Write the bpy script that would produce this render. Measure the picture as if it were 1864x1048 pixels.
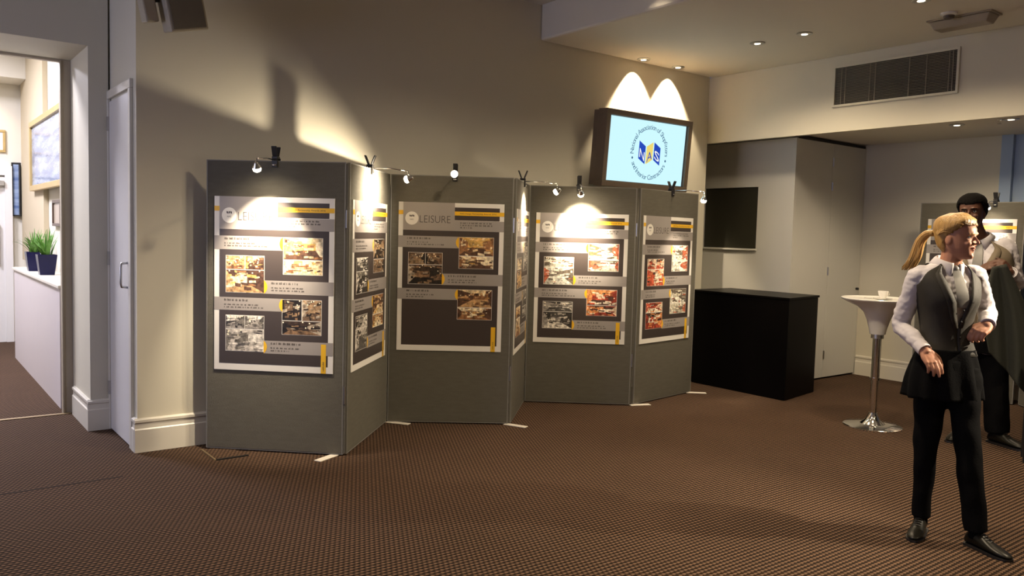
import bpy, bmesh, math, random
import numpy as np
from mathutils import Vector, Matrix, noise
rng = random.Random(7)
PI = math.pi
for o in list(bpy.data.objects): bpy.data.objects.remove(o)
SC = bpy.context.scene
COL = SC.collection

# ------------------------------------------------------------------ camera, world, exposure
IMW, IMH, FPX = 1864, 1048, 1463.46
PITCH, ROLL, YAW, CAMH = math.radians(3.8003), math.radians(1.5536), math.radians(52.2917), 1.5468
_f = Vector((math.cos(YAW)*math.cos(PITCH), math.sin(YAW)*math.cos(PITCH), -math.sin(PITCH)))
_r = Vector((math.sin(YAW), -math.cos(YAW), 0)); _u = _r.cross(_f)
CR = _r*math.cos(ROLL) + _u*math.sin(ROLL); CU = -_r*math.sin(ROLL) + _u*math.cos(ROLL)
CAMP = Vector((0, 0, CAMH))
cam = bpy.data.cameras.new('camera'); camo = bpy.data.objects.new('camera', cam); COL.objects.link(camo)
m3 = Matrix((CR, CU, -_f)).transposed()
camo.matrix_world = Matrix.Translation(CAMP) @ m3.to_4x4()
cam.sensor_width = 36.0; cam.lens = FPX/IMW*36.0; cam.clip_start = 0.05; cam.clip_end = 100
SC.camera = camo
SC.view_settings.view_transform = 'Standard'; SC.view_settings.look = 'None'
SC.view_settings.gamma = 1; SC.view_settings.use_curve_mapping = False
SC.view_settings.exposure = 0.15
wd = bpy.data.worlds.new('world'); SC.world = wd; wd.use_nodes = True
wd.node_tree.nodes['Background'].inputs[0].default_value = (0.22, 0.36, 0.75, 1)   # dusk sky outside the windows
wd.node_tree.nodes['Background'].inputs[1].default_value = 0.9
WARM = (1.0, 0.80, 0.55); HALO = (1.0, 0.84, 0.62); COOL = (0.88, 0.86, 1.0)
P_DOWN, P_WASH, P_SPOT, P_DAY = 115, 170, 150, 105

def ray(px, py): return _f*FPX + CR*(px-IMW/2) - CU*(py-IMH/2)
def on_floor(px, py, z=0.0):
    d = ray(px, py); return CAMP + d*((z-CAMH)/d.z)

# ------------------------------------------------------------------ materials
MATS = {}
def mat(name, col, rough=0.6, metal=0.0, var=0.0, vscale=8.0, bump=0.0, bscale=60.0, spec=0.5, emit=None, estr=0.0, trans=0.0, coat=0.0, stretch=None, alpha=1.0):
    if name in MATS: return MATS[name]
    m = bpy.data.materials.new(name); m.use_nodes = True; nt = m.node_tree; N = nt.nodes; L = nt.links
    b = N['Principled BSDF']
    b.inputs['Base Color'].default_value = (*col, 1); b.inputs['Roughness'].default_value = rough
    b.inputs['Metallic'].default_value = metal; b.inputs['Specular IOR Level'].default_value = spec
    if coat: b.inputs['Coat Weight'].default_value = coat
    if trans: b.inputs['Transmission Weight'].default_value = trans
    if alpha < 1: b.inputs['Alpha'].default_value = alpha
    if emit: b.inputs['Emission Color'].default_value = (*emit, 1); b.inputs['Emission Strength'].default_value = estr
    tc = N.new('ShaderNodeTexCoord'); src = tc.outputs['Object']
    if stretch:
        mp = N.new('ShaderNodeMapping'); mp.inputs['Scale'].default_value = stretch; L.new(src, mp.inputs[0]); src = mp.outputs[0]
    if var:
        n = N.new('ShaderNodeTexNoise'); n.inputs['Scale'].default_value = vscale; n.inputs['Detail'].default_value = 5; L.new(src, n.inputs['Vector'])
        r = N.new('ShaderNodeMapRange'); r.inputs[3].default_value = 1-var; r.inputs[4].default_value = 1+var; L.new(n.outputs[0], r.inputs[0])
        mx = N.new('ShaderNodeVectorMath'); mx.operation = 'SCALE'; mx.inputs[0].default_value = col; L.new(r.outputs[0], mx.inputs['Scale']); L.new(mx.outputs[0], b.inputs['Base Color'])
    if bump:
        n2 = N.new('ShaderNodeTexNoise'); n2.inputs['Scale'].default_value = bscale; n2.inputs['Detail'].default_value = 3; L.new(src, n2.inputs['Vector'])
        bp = N.new('ShaderNodeBump'); bp.inputs['Strength'].default_value = bump; bp.inputs['Distance'].default_value = 0.01; L.new(n2.outputs[0], bp.inputs['Height']); L.new(bp.outputs[0], b.inputs['Normal'])
    MATS[name] = m; return m

PAINT = mat('cream_paint', (0.66, 0.62, 0.50), 0.62, var=0.03, vscale=1.5, bump=0.05, bscale=120)
CEILP = mat('ceiling_paint', (0.72, 0.68, 0.58), 0.8, var=0.02, vscale=1.2, bump=0.03, bscale=90)
CUPW = mat('cupboard_white', (0.66, 0.65, 0.60), 0.45, var=0.02, vscale=2)
TRIM = mat('trim_gloss', (0.74, 0.70, 0.60), 0.32, var=0.02, vscale=3)
DOORW = mat('door_white', (0.72, 0.70, 0.68), 0.38, var=0.02, vscale=2)
FARW = mat('far_wall_paint', (0.74, 0.70, 0.60), 0.7, var=0.03, vscale=2)
BEIGE = mat('beige_paint', (0.52, 0.44, 0.30), 0.7, var=0.03, vscale=2)
FABRIC = mat('board_fabric', (0.130, 0.120, 0.096), 0.92, var=0.16, vscale=30, bump=0.5, bscale=350, stretch=(0.35, 0.35, 1.6), spec=0.2)
EDGE = mat('board_edge', (0.22, 0.21, 0.19), 0.7, var=0.05, bump=0.1)
PWHITE = mat('poster_white', (0.80, 0.77, 0.71), 0.45, var=0.01)
PDARK = mat('poster_charcoal', (0.052, 0.040, 0.036), 0.42, var=0.04, vscale=6)
PGREY = mat('poster_grey', (0.32, 0.29, 0.27), 0.45, var=0.02)
PYEL = mat('poster_yellow', (0.80, 0.46, 0.02), 0.45, var=0.02)
INK = mat('poster_ink', (0.045, 0.035, 0.03), 0.5, var=0.02)
CHROME = mat('chrome', (0.78, 0.77, 0.75), 0.12, 1.0, var=0.02)
STEEL = mat('brushed_steel', (0.55, 0.54, 0.52), 0.32, 1.0, var=0.05, vscale=40)
BLKP = mat('black_plastic', (0.012, 0.011, 0.011), 0.45, var=0.05)
BLKG = mat('black_gloss', (0.003, 0.0025, 0.0025), 0.35, var=0.05, vscale=3, spec=0.06)
BULB = mat('halogen_glass', (1, 0.95, 0.85), 0.3, emit=(1, 0.9, 0.72), estr=14, var=0.01)
LENS = mat('downlight_lens', (1, 0.95, 0.85), 0.3, emit=(1, 0.88, 0.68), estr=8, var=0.01)
WHPL = mat('white_plastic', (0.78, 0.76, 0.70), 0.25, var=0.02, coat=0.3)
PORC = mat('porcelain', (0.85, 0.83, 0.78), 0.18, var=0.01, coat=0.4)
FOOTM = mat('white_metal_foot', (0.80, 0.74, 0.64), 0.4, var=0.03)
WOODT = mat('taupe_wood', (0.13, 0.095, 0.065), 0.45, var=0.12, vscale=20, stretch=(1, 1, 6))
GRILB = mat('grille_dark', (0.03, 0.026, 0.022), 0.8, var=0.05)
GRILS = mat('grille_slat', (0.26, 0.23, 0.18), 0.4, 0.3, var=0.05)
GLASSD = mat('dark_glass', (0.035, 0.034, 0.025), 0.07, var=0.04, spec=0.5)
BLUEW = mat('blue_window_paint', (0.36, 0.47, 0.64), 0.55, var=0.04)
CREAMP = mat('speaker_shell', (0.40, 0.35, 0.26), 0.6, var=0.04)
BRASS = mat('brass_strip', (0.5, 0.38, 0.22), 0.4, 0.8, var=0.06)
GOLD = mat('gilt_frame', (0.52, 0.38, 0.16), 0.4, 0.5, var=0.1)
POT = mat('cobalt_pot', (0.006, 0.006, 0.045), 0.25, var=0.05, spec=0.2)
LEAF = mat('leaf_green', (0.10, 0.26, 0.035), 0.5, var=0.25, vscale=30)

def carpet():
    m = bpy.data.materials.new('woven_carpet'); m.use_nodes = True; nt = m.node_tree; N = nt.nodes; L = nt.links; b = N['Principled BSDF']
    b.inputs['Roughness'].default_value = 0.95; b.inputs['Specular IOR Level'].default_value = 0.15
    tc = N.new('ShaderNodeTexCoord'); sp = N.new('ShaderNodeSeparateXYZ'); L.new(tc.outputs['Object'], sp.inputs[0])
    def M(op, a, c=None, d=None):
        n = N.new('ShaderNodeMath'); n.operation = op
        for i, v in enumerate((a, c, d)):
            if v is None: continue
            if isinstance(v, (int, float)): n.inputs[i].default_value = v
            else: L.new(v, n.inputs[i])
        return n.outputs[0]
    wob = N.new('ShaderNodeTexNoise'); wob.inputs['Scale'].default_value = 25; L.new(tc.outputs['Object'], wob.inputs['Vector'])
    w = M('MULTIPLY', wob.outputs[0], 1.2)
    yr = M('ADD', M('MULTIPLY', sp.outputs[1], 2*PI/0.0265), w)
    xr = M('ADD', M('MULTIPLY', sp.outputs[0], 2*PI/0.027), M('MULTIPLY', M('FLOOR', M('DIVIDE', yr, 2*PI)), PI))
    v = M('ADD', M('MULTIPLY', M('SINE', yr), 0.55), M('MULTIPLY', M('SINE', xr), 0.42))
    fine = N.new('ShaderNodeTexNoise'); fine.inputs['Scale'].default_value = 240; L.new(tc.outputs['Object'], fine.inputs['Vector'])
    v = M('ADD', v, M('MULTIPLY', M('SUBTRACT', fine.outputs[0], 0.5), 0.7))
    rp = N.new('ShaderNodeValToRGB'); L.new(M('MULTIPLY_ADD', v, 0.5, 0.5), rp.inputs[0])
    e = rp.color_ramp.elements; e[0].position = 0.22; e[0].color = (0.007, 0.004, 0.0025, 1); e[1].position = 0.85; e[1].color = (0.175, 0.105, 0.065, 1)
    k = rp.color_ramp.elements.new(0.5); k.color = (0.047, 0.027, 0.016, 1)
    big = N.new('ShaderNodeTexNoise'); big.inputs['Scale'].default_value = 1.1; big.inputs['Detail'].default_value = 4; L.new(tc.outputs['Object'], big.inputs['Vector'])
    mr = N.new('ShaderNodeMapRange'); mr.inputs[3].default_value = 0.8; mr.inputs[4].default_value = 1.2; L.new(big.outputs[0], mr.inputs[0])
    sc = N.new('ShaderNodeVectorMath'); sc.operation = 'SCALE'; L.new(rp.outputs[0], sc.inputs[0]); L.new(mr.outputs[0], sc.inputs['Scale']); L.new(sc.outputs[0], b.inputs['Base Color'])
    bp = N.new('ShaderNodeBump'); bp.inputs['Strength'].default_value = 0.5; bp.inputs['Distance'].default_value = 0.004; L.new(v, bp.inputs['Height']); L.new(bp.outputs[0], b.inputs['Normal'])
    return m
CARPET = carpet()

def print_mat():
    m = bpy.data.materials.new('photo_print'); m.use_nodes = True; nt = m.node_tree; N = nt.nodes; L = nt.links; b = N['Principled BSDF']
    b.inputs['Roughness'].default_value = 0.4
    at = N.new('ShaderNodeAttribute'); at.attribute_name = 'Col'
    tc = N.new('ShaderNodeTexCoord'); n = N.new('ShaderNodeTexNoise'); n.inputs['Scale'].default_value = 45; n.inputs['Detail'].default_value = 6; L.new(tc.outputs['Object'], n.inputs['Vector'])
    mr = N.new('ShaderNodeMapRange'); mr.inputs[1].default_value = 0.3; mr.inputs[2].default_value = 0.7; mr.inputs[3].default_value = 0.35; mr.inputs[4].default_value = 1.5; L.new(n.outputs[0], mr.inputs[0])
    s = N.new('ShaderNodeVectorMath'); s.operation = 'SCALE'; L.new(at.outputs['Color'], s.inputs[0]); L.new(mr.outputs[0], s.inputs['Scale']); L.new(s.outputs[0], b.inputs['Base Color'])
    return m
PRINT = print_mat()

# ------------------------------------------------------------------ mesh helpers
class MB:
    def __init__(s): s.v = []; s.f = []; s.c = []
    def add(s, vs, fs, col=None):
        b = len(s.v); s.v += [Vector(v) for v in vs]; s.f += [tuple(b+i for i in f) for f in fs]; s.c += [col]*len(fs); return s
    def box(s, lo, hi, M=None):
        x0, y0, z0 = lo; x1, y1, z1 = hi
        vs = [Vector(v) for v in ((x0,y0,z0),(x1,y0,z0),(x1,y1,z0),(x0,y1,z0),(x0,y0,z1),(x1,y0,z1),(x1,y1,z1),(x0,y1,z1))]
        if M is not None: vs = [M @ v for v in vs]
        return s.add(vs, [(0,3,2,1),(4,5,6,7),(0,1,5,4),(1,2,6,5),(2,3,7,6),(3,0,4,7)])
    def prism(s, pts, z0, z1, M=None):
        n = len(pts); vs = [Vector((x, y, z0)) for x, y in pts] + [Vector((x, y, z1)) for x, y in pts]
        if M is not None: vs = [M @ v for v in vs]
        return s.add(vs, [tuple(range(n-1, -1, -1)), tuple(range(n, 2*n))] + [(i, (i+1) % n, n+(i+1) % n, n+i) for i in range(n)])
    def rings(s, rs, cap0=True, cap1=True, closed=True):
        n = len(rs[0]); vs = [p for r in rs for p in r]; fs = []
        for k in range(len(rs)-1):
            for i in range(n if closed else n-1):
                j = (i+1) % n; fs.append((k*n+i, k*n+j, (k+1)*n+j, (k+1)*n+i))
        if cap0: fs.append(tuple(range(n-1, -1, -1)))
        if cap1: fs.append(tuple(range((len(rs)-1)*n, len(rs)*n)))
        return s.add(vs, fs)
    def tube(s, pts, rad, n=12, ell=None, ref=None):
        pts = [Vector(p) for p in pts]; rs = []
        if not hasattr(rad, '__len__'): rad = [rad]*len(pts)
        T0 = (pts[1]-pts[0]).normalized()
        ref = Vector(ref) if ref is not None else (Vector((0, 0, 1)) if abs(T0.z) < 0.9 else Vector((1, 0, 0)))
        X = (ref - T0*ref.dot(T0)).normalized()
        for i, p in enumerate(pts):
            T = (pts[min(i+1, len(pts)-1)] - pts[max(i-1, 0)]).normalized()
            X = (X - T*X.dot(T)).normalized(); Y = T.cross(X)
            a, b = rad[i], rad[i]*(ell if ell else 1)
            rs.append([p + X*math.cos(2*PI*k/n)*b + Y*math.sin(2*PI*k/n)*a for k in range(n)])
        return s.rings(rs)
    def lathe(s, prof, n=32, M=None):
        rs = [[Vector((r*math.cos(2*PI*k/n), r*math.sin(2*PI*k/n), z)) for k in range(n)] for r, z in prof]
        if M is not None: rs = [[M @ p for p in r] for r in rs]
        return s.rings(rs)
    def ball(s, c, rx, ry=None, rz=None, M=None, n=16, m=10):
        ry = ry or rx; rz = rz or rx; rs = []
        for j in range(1, m):
            t = PI*j/m - PI/2
            rs.append([Vector((rx*math.cos(t)*math.cos(2*PI*k/n), ry*math.cos(t)*math.sin(2*PI*k/n), rz*math.sin(t))) for k in range(n)])
        c = Vector(c)
        if M is not None: rs = [[M @ p for p in r] for r in rs]
        return s.rings([[p+c for p in r] for r in rs])
    def mesh(s, name):
        me = bpy.data.meshes.new(name); me.from_pydata([tuple(v) for v in s.v], [], s.f)
        if any(c is not None for c in s.c):
            a = me.color_attributes.new('Col', 'FLOAT_COLOR', 'CORNER'); i = 0
            for p, c in zip(me.polygons, s.c):
                for _ in range(p.loop_total): a.data[i].color = (*(c or (1, 1, 1)), 1); i += 1
        me.update(); return me
    def build(s, name, m, parent=None, smooth=False, bevel=0.0, loc=None):
        me = s.mesh(name); bm = bmesh.new(); bm.from_mesh(me); bmesh.ops.recalc_face_normals(bm, faces=bm.faces); bm.to_mesh(me); bm.free()
        return link(name, me, m, parent, smooth, bevel)
def link(name, me, m, parent=None, smooth=False, bevel=0.0):
    o = bpy.data.objects.new(name, me); COL.objects.link(o)
    if m and not me.materials: me.materials.append(m)
    if parent is not None: o.parent = parent
    if smooth:
        if smooth is True: me.shade_smooth()
        else:
            me.shade_smooth()
            md = o.modifiers.new('es', 'EDGE_SPLIT'); md.split_angle = math.radians(smooth)
    if bevel:
        md = o.modifiers.new('bevel', 'BEVEL'); md.width = bevel; md.segments = 2; md.limit_method = 'ANGLE'
    return o
def tag(o, label=None, cat=None, group=None, kind=None):
    if label: o['label'] = label
    if cat: o['category'] = cat
    if group: o['group'] = group
    if kind: o['kind'] = kind
    return o
def empty(name, loc=(0, 0, 0), M=None):
    o = bpy.data.objects.new(name, None); COL.objects.link(o); o.empty_display_size = 0.1
    if M is not None: o.matrix_world = M
    else: o.location = loc
    return o
def struct(name, mb, m, parent=None, bevel=0.0, smooth=False):
    o = mb.build(name, m, parent, smooth, bevel)
    if parent is None: o['kind'] = 'structure'
    return o
def light(name, kind, loc, power, col, parent=None, aim=None, size=0.03, angle=60, blend=0.5, sx=1, sy=1):
    d = bpy.data.lights.new(name, kind); d.energy = power; d.color = col
    if kind == 'SPOT': d.spot_size = math.radians(angle); d.spot_blend = blend; d.shadow_soft_size = size
    elif kind == 'POINT': d.shadow_soft_size = size
    elif kind == 'AREA': d.shape = 'RECTANGLE'; d.size = sx; d.size_y = sy
    o = bpy.data.objects.new(name, d); COL.objects.link(o)
    if aim is None: aim = Vector((0, 0, -1))
    q = Vector(aim).normalized().to_track_quat('-Z', 'Y')
    if parent is not None:
        o.parent = parent
    o.matrix_basis = Matrix.Translation(Vector(loc)) @ q.to_matrix().to_4x4()
    return o
def frame(o, X, Y, Z):
    return Matrix.Translation(Vector(o)) @ Matrix((Vector(X), Vector(Y), Vector(Z))).transposed().to_4x4()
_txt = {}
def text_geo(s, size, thin=0.0):
    k = (s, size, thin)
    if k in _txt: return _txt[k]
    c = bpy.data.curves.new('t', 'FONT'); c.body = s; c.size = size; c.offset = thin; c.resolution_u = 3
    o = bpy.data.objects.new('t', c); COL.objects.link(o)
    dg = bpy.context.evaluated_depsgraph_get(); me = o.evaluated_get(dg).to_mesh()
    vs = [v.co.copy() for v in me.vertices]; fs = [tuple(p.vertices) for p in me.polygons]
    o.evaluated_get(dg).to_mesh_clear(); bpy.data.objects.remove(o); bpy.data.curves.remove(c)
    w = (min(v.x for v in vs), max(v.x for v in vs)) if vs else (0, 0)
    _txt[k] = (vs, fs, w); return _txt[k]

# ------------------------------------------------------------------ room shell
WY, WX0, BX, ZC, ZC2, SOF = 5.80, 1.30, 7.15, 3.32, 3.64, 2.70   # big wall, its left end, bulkhead plane, ceilings, soffit
struct('floor', MB().box((-4, -3.6, -0.1), (9.3, 13, 0)), CARPET)
struct('wall_back', MB().box((WX0, WY, 0), (BX, WY+0.16, ZC2+0.1)), PAINT)
struct('wall_door_side', MB().box((WX0+0.002, WY+0.162, 0), (WX0+0.16, 6.76, ZC2+0.1)), PAINT)
wl = MB().box((1.155, 6.6, 0), (1.288, 7.38, ZC2+0.1)); wl.box((-1.0, 6.6, 2.83), (1.155, 7.38, ZC2+0.1)); wl.box((-4, 6.6, 0), (-1.0, 7.38, ZC2+0.1))
struct('wall_entrance', wl, PAINT)
wl2 = MB().box((-4.15, -3.6, 0), (-4, 3.0, ZC2+0.1)); wl2.box((-4.15, 5.6, 0), (-4, 13, ZC2+0.1)); wl2.box((-4.15, 3.0, 0), (-4, 5.6, 0.9)); wl2.box((-4.15, 3.0, 2.7), (-4, 5.6, ZC2+0.1))
struct('wall_left', wl2, PAINT)
W2_ = empty('window_2', (-4.05, 4.3, 0.9)); W2_['kind'] = 'structure'
for yy in (-1.29, -0.03, 1.23): MB().box((-0.04, yy, 0.0), (0.04, yy+0.06, 1.8)).build('window_stile', TRIM, W2_)
for zz in (0.0, 1.74): 
    for yy in (-1.23, 0.03): MB().box((-0.04, yy, zz), (0.04, yy+1.2, zz+0.06)).build('window_rail', TRIM, W2_)
light('daylight', 'AREA', (-4.45, 4.3, 1.85), P_DAY, (0.66, 0.68, 1.0), None, (1, 0.05, -0.12), sx=1.7, sy=2.5)   # dusk daylight entering by the left window
struct('wall_near', MB().box((-4, -3.75, 0), (9.3, -3.6, ZC2+0.1)), PAINT)
# ceilings: a raised part over the left of the room, a lower part to its right
struct('ceiling', MB().box((4.735, -3.6, ZC), (BX+0.06, WY, ZC2+0.1)), CEILP, bevel=0.02)
struct('ceiling_raised', MB().box((-4, -3.6, ZC2), (4.733, 13, ZC2+0.1)), CEILP)
struct('wall_bulkhead', MB().box((BX, -3.6, 2.605), (BX+0.06, 6.3, ZC-0.002)), PAINT)
struct('ceiling_soffit', MB().box((BX+0.062, -3.6, SOF), (9.3, 6.4, SOF+0.1)), CEILP)
wr = MB(); X1 = 9.07
wr.box((X1, 3.55, 0), (9.3, 6.4, SOF)); wr.box((X1, 1.2, 0), (9.3, 3.55, 0.9)); wr.box((X1, -3.6, 0), (9.3, 1.2, SOF))
struct('wall_right', wr, PAINT)
struct('wall_recess_side', MB().box((BX-0.1, WY+0.162, 0), (BX+0.078, 6.4, SOF)), PAINT)
struct('wall_recess_end', MB().box((BX+0.08, 6.3, 0), (X1, 6.4, SOF)), PAINT)

def skirting(name, a, b, nrm, h=0.232):
    a, b, nrm = Vector(a), Vector(b), Vector(nrm); prof = [(0, 0), (0.022, 0), (0.022, 0.155), (0.015, 0.163), (0.013, 0.2), (0.022, 0.206), (0.022, 0.222), (0.012, 0.226), (0.008, h), (0, h)]
    return struct(name, MB().rings([[a + nrm*u + Vector((0, 0, z)) for u, z in prof], [b + nrm*u + Vector((0, 0, z)) for u, z in prof]]), TRIM)
skirting('baseboard_back', (WX0+0.002-0.022, WY, 0), (BX-0.02, WY, 0), (0, -1, 0))
skirting('baseboard_door_post', (WX0, WY, 0), (WX0, 5.88, 0), (-1, 0, 0))
skirting('baseboard_entrance', (1.155-0.022, 6.6, 0), (1.287, 6.6, 0), (0, -1, 0))
skirting('baseboard_reveal', (1.155, 6.6, 0), (1.155, 7.24, 0), (-1, 0, 0))
skirting('baseboard_right', (X1, 5.0, 0), (X1, -3.5, 0), (-1, 0, 0))

# door beside the big wall
D = empty('door_1', (WX0, 6.23, 0)); D['kind'] = 'structure'
a = MB(); x = WX0
a.box((-0.022, -0.29-0.055, 0), (0, -0.29, 2.459)); a.box((-0.022, 0.34, 0), (0, 0.395, 2.459)); a.box((-0.022, -0.345, 2.46), (0, 0.395, 2.52)); a.build('door_frame', TRIM, D, bevel=0.004)
leaf = MB().box((-0.012, -0.288, 0.008), (0, 0.338, 2.44)).build('door_leaf', DOORW, D, bevel=0.003)
for z in (0.32, 1.29, 2.28):
    MB().box((-0.030, 0.334, z-0.05), (-0.012, 0.352, z+0.05)).build('hinge', STEEL, D)
MB().tube([(-0.012, -0.22, 1.11), (-0.05, -0.22, 1.115), (-0.055, -0.22, 1.14), (-0.055, -0.22, 1.25), (-0.05, -0.22, 1.275), (-0.012, -0.22, 1.28)], 0.009).build('pull_handle', STEEL, leaf, smooth=True)

# opening frame to the far room
fr = MB().box((1.085, 7.31, 0), (1.153, 7.36, 2.828)); fr.box((-1.0, 7.31, 2.81), (1.085, 7.36, 2.828)); fr.box((1.079, 7.30, 0), (1.087, 7.37, 2.82))
struct('trim_1', fr, mat('jamb_paint', (0.42, 0.36, 0.27), 0.5, var=0.03))
struct('trim_2', MB().box((-1.0, 7.26, 0.0), (1.13, 7.30, 0.006)), BRASS)
seam = mat('seam_dark', (0.02, 0.012, 0.008), 0.9, var=0.05)
struct('trim_3', MB().box((-2.0, 5.275, 0.0), (1.1, 5.283, 0.0015)), seam)
struct('trim_4', MB().box((5.66, 1.0, 0.0), (5.668, 2.3, 0.0015)), seam)

# far room
struct('wall_far_side', MB().box((1.38, 7.382, 0), (1.5, 12.1, ZC2)), FARW)
struct('wall_far_end', MB().box((-4, 12.1, 0), (1.5, 12.25, ZC2)), FARW)
struct('wall_far_pier', MB().box((1.33, 10.15, 1.06), (1.379, 12.0, ZC2)), BEIGE)
struct('wall_far_bulkhead', MB().box((-1.5, 11.5, 3.27), (1.33, 12.099, ZC2-0.002)), FARW)
hw = MB().box((1.09, 7.5, 0), (1.378, 10.6, 1.0))
struct('wall_half', hw, mat('half_wall_paint', (0.66, 0.60, 0.60), 0.5, var=0.02))
struct('trim_5', MB().box((1.075, 7.48, 1.0), (1.379, 10.62, 1.03)), TRIM, bevel=0.006)
D2 = empty('door_2', (0.9, 12.1, 0)); D2['kind'] = 'structure'
MB().box((-0.55, -0.05, 0), (0.25, -0.001, 2.1)).build('door_leaf', DOORW, D2)
q = MB().box((0.25, -0.08, 0), (0.33, -0.001, 2.24)); q.box((-0.65, -0.08, 2.12), (0.25, -0.001, 2.24)); q.box((-0.65, -0.08, 0), (-0.55, -0.001, 2.24)); q.build('door_frame', DOORW, D2)
q = MB().box((0.08, -0.12, 1.99), (0.24, -0.06, 2.05)); q.tube([(0.2, -0.11, 2.0), (0.02, -0.13, 1.93), (-0.1, -0.07, 1.95)], 0.012); q.build('door_closer', STEEL, D2)
MB().tube([(0.18, -0.05, 1.0), (0.18, -0.09, 1.0), (0.18, -0.09, 1.5), (0.18, -0.05, 1.5)], 0.012).build('pull_handle', STEEL, D2)

# ------------------------------------------------------------------ cupboard, counter
CX, CY = 7.65, 5.01
CB = empty('built_in_cupboard', (CX, CY, 0))
tag(CB, 'tall white built-in cupboard with dark serving window behind the black counter', 'cupboard')
wv = [(1.461, 2.15)]; y0, y1 = 5.465-CY, 6.20-CY
f = MB(); f.box((0, 0, 0.0), (0.03, y0, 2.66)); f.box((0, y1, 0), (0.03, 6.295-CY, 2.66)); f.box((0, y0, 0), (0.03, y1, 1.461)); f.box((0, y0, 2.15), (0.03, y1, 2.66))
f.build('front_panel', CUPW, CB)
MB().box((0.012, y0+0.001, 1.462), (0.024, y1-0.001, 2.149)).build('window_pane', GLASSD, CB)
MB().box((-0.03, y0-0.02, 1.44), (0.0, y1+0.02, 1.46)).build('window_sill', CUPW, CB, bevel=0.003)
MB().box((-0.008, y0-0.01, 2.15), (0.0, y1, 2.16)).build('window_head', CUPW, CB)
MB().box((0.031, 0, 0.02), (0.72, 0.03, 2.655)).build('door_leaf', CUPW, CB, bevel=0.002)
d2 = MB().box((0.724, 0, 0.02), (1.39, 0.03, 2.655)).build('door_leaf', CUPW, CB, bevel=0.002)
MB().box((1.392, 0, 0.0), (1.418, 0.03, 2.655)).build('end_panel', CUPW, CB)
for z in (2.45, 2.18, 1.23, 0.28):
    h = MB().box((0.712, -0.006, z-0.045), (0.732, 0.0, z+0.045)); h.tube([(0.722, -0.008, z-0.045), (0.722, -0.008, z+0.045)], 0.006, 8); h.build('hinge', STEEL, CB)
MB().box((0.02, 0.012, 2.66), (1.415, 0.06, 2.686)).build('top_gap', GRILB, CB)
MB().tube([(1.35, 0.0, 1.02), (1.35, -0.03, 1.02)], 0.014).build('door_knob', BLKP, CB)

CT = empty('black_counter', (6.86, 4.49, 0))
tag(CT, 'glossy black counter standing in front of the white cupboard', 'counter')
E_ = Vector((0.985, 0.17, 0)).normalized(); Mc = frame((0, 0, 0), E_, Vector((-E_.y, E_.x, 0)), (0, 0, 1))
MB().prism([(0, 0.0), (0.70, 0.12), (0.70, 0.48), (0.70, 1.22), (0.0, 1.22)], 0.004, 0.985).build('cabinet_body', BLKG, CT, bevel=0.004)
MB().prism([(-0.012, -0.012), (0.712, 0.112), (0.712, 1.225), (-0.012, 1.225)], 0.986, 1.008).build('counter_top', BLKG, CT, bevel=0.003)

# ------------------------------------------------------------------ grille, ceiling fittings
G = empty('air_grille', (BX, 3.74, 3.03)); tag(G, 'long slatted air conditioning grille high on the bulkhead', 'air vent')
gw, gh = 1.105, 0.345
MB().box((-0.004, -gw/2, -gh/2), (-0.001, gw/2, gh/2)).build('backing', GRILB, G)
for (lo, hi) in (((-0.022, -gw/2-0.02, gh/2), (0, gw/2+0.02, gh/2+0.02)), ((-0.022, -gw/2-0.02, -gh/2-0.02), (0, gw/2+0.02, -gh/2)), ((-0.022, -gw/2-0.02, -gh/2), (0, -gw/2, gh/2)), ((-0.022, gw/2, -gh/2), (0, gw/2+0.02, gh/2))):
    MB().box(lo, hi).build('frame_bar', PAINT, G)
sl = MB().box((-0.016, -gw/2, -0.0016), (-0.005, gw/2, 0.0016), Matrix.Rotation(math.radians(-25), 4, 'Y')).mesh('slat')
for i in range(26):
    o = link('slat', sl, GRILS, G); o.location = (0, 0, -gh/2 + (i+0.5)*gh/26)
mu = MB().box((-0.017, -0.003, -gh/2), (-0.012, 0.003, gh/2)).mesh('mullion')
for yy in (-0.52, -0.49, -0.30, -0.15, 0.16, 0.21, 0.45, 0.49):
    o = link('mullion', mu, GRILS, G); o.location = (0, yy, 0)

def downlight(x, y, z, label, power, angle=150, aim=None, group=None, lens=True, blend=0.6, size=0.11, r=0.045):
    t = empty('recessed_downlight', (x, y, z)); tag(t, label, 'ceiling light', group)
    MB().lathe([(r, -0.001), (r*1.45, -0.001), (r*1.5, -0.006), (r*1.3, -0.011), (r, -0.009)], 28).build('trim_ring', STEEL, t, smooth=40)
    MB().lathe([(r*0.98, -0.0035), (r*0.98, -0.007), (r*0.6, -0.009)], 24).build('lens', LENS, t)
    light('downlight_lamp', 'SPOT', (0, 0, -0.03), power, WARM, t, aim, size, angle, blend)
    return t
downlight(5.955, 5.665, ZC, 'recessed downlight beside the wall, above the screen\'s left half', P_WASH, 76, (0, 0.30, -1), blend=0.3, size=0.02)
downlight(6.475, 5.67, ZC, 'recessed downlight beside the wall, above the screen\'s right half', P_WASH, 76, (0, 0.30, -1), blend=0.3, size=0.02)
downlight(6.184, 4.50, ZC, 'lit recessed downlight on the low ceiling in front of the counter', P_DOWN*0.5)
downlight(6.186, 4.03, ZC, 'lit recessed downlight on the low ceiling in front of the air grille end', P_DOWN*0.5)
downlight(5.935, 2.93, ZC, 'lit recessed downlight near the smoke detector', P_DOWN*1.3)
downlight(8.02, 3.55, SOF, 'recessed downlight in the low soffit towards the cupboard', P_DOWN*0.35)
downlight(7.96, 3.06, SOF, 'recessed downlight in the low soffit beside a sprinkler head', P_DOWN*0.35)
downlight(5.3, 1.15, ZC, 'recessed downlight of the low ceiling above the person with the ponytail', P_DOWN*2.0, 100)
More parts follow.
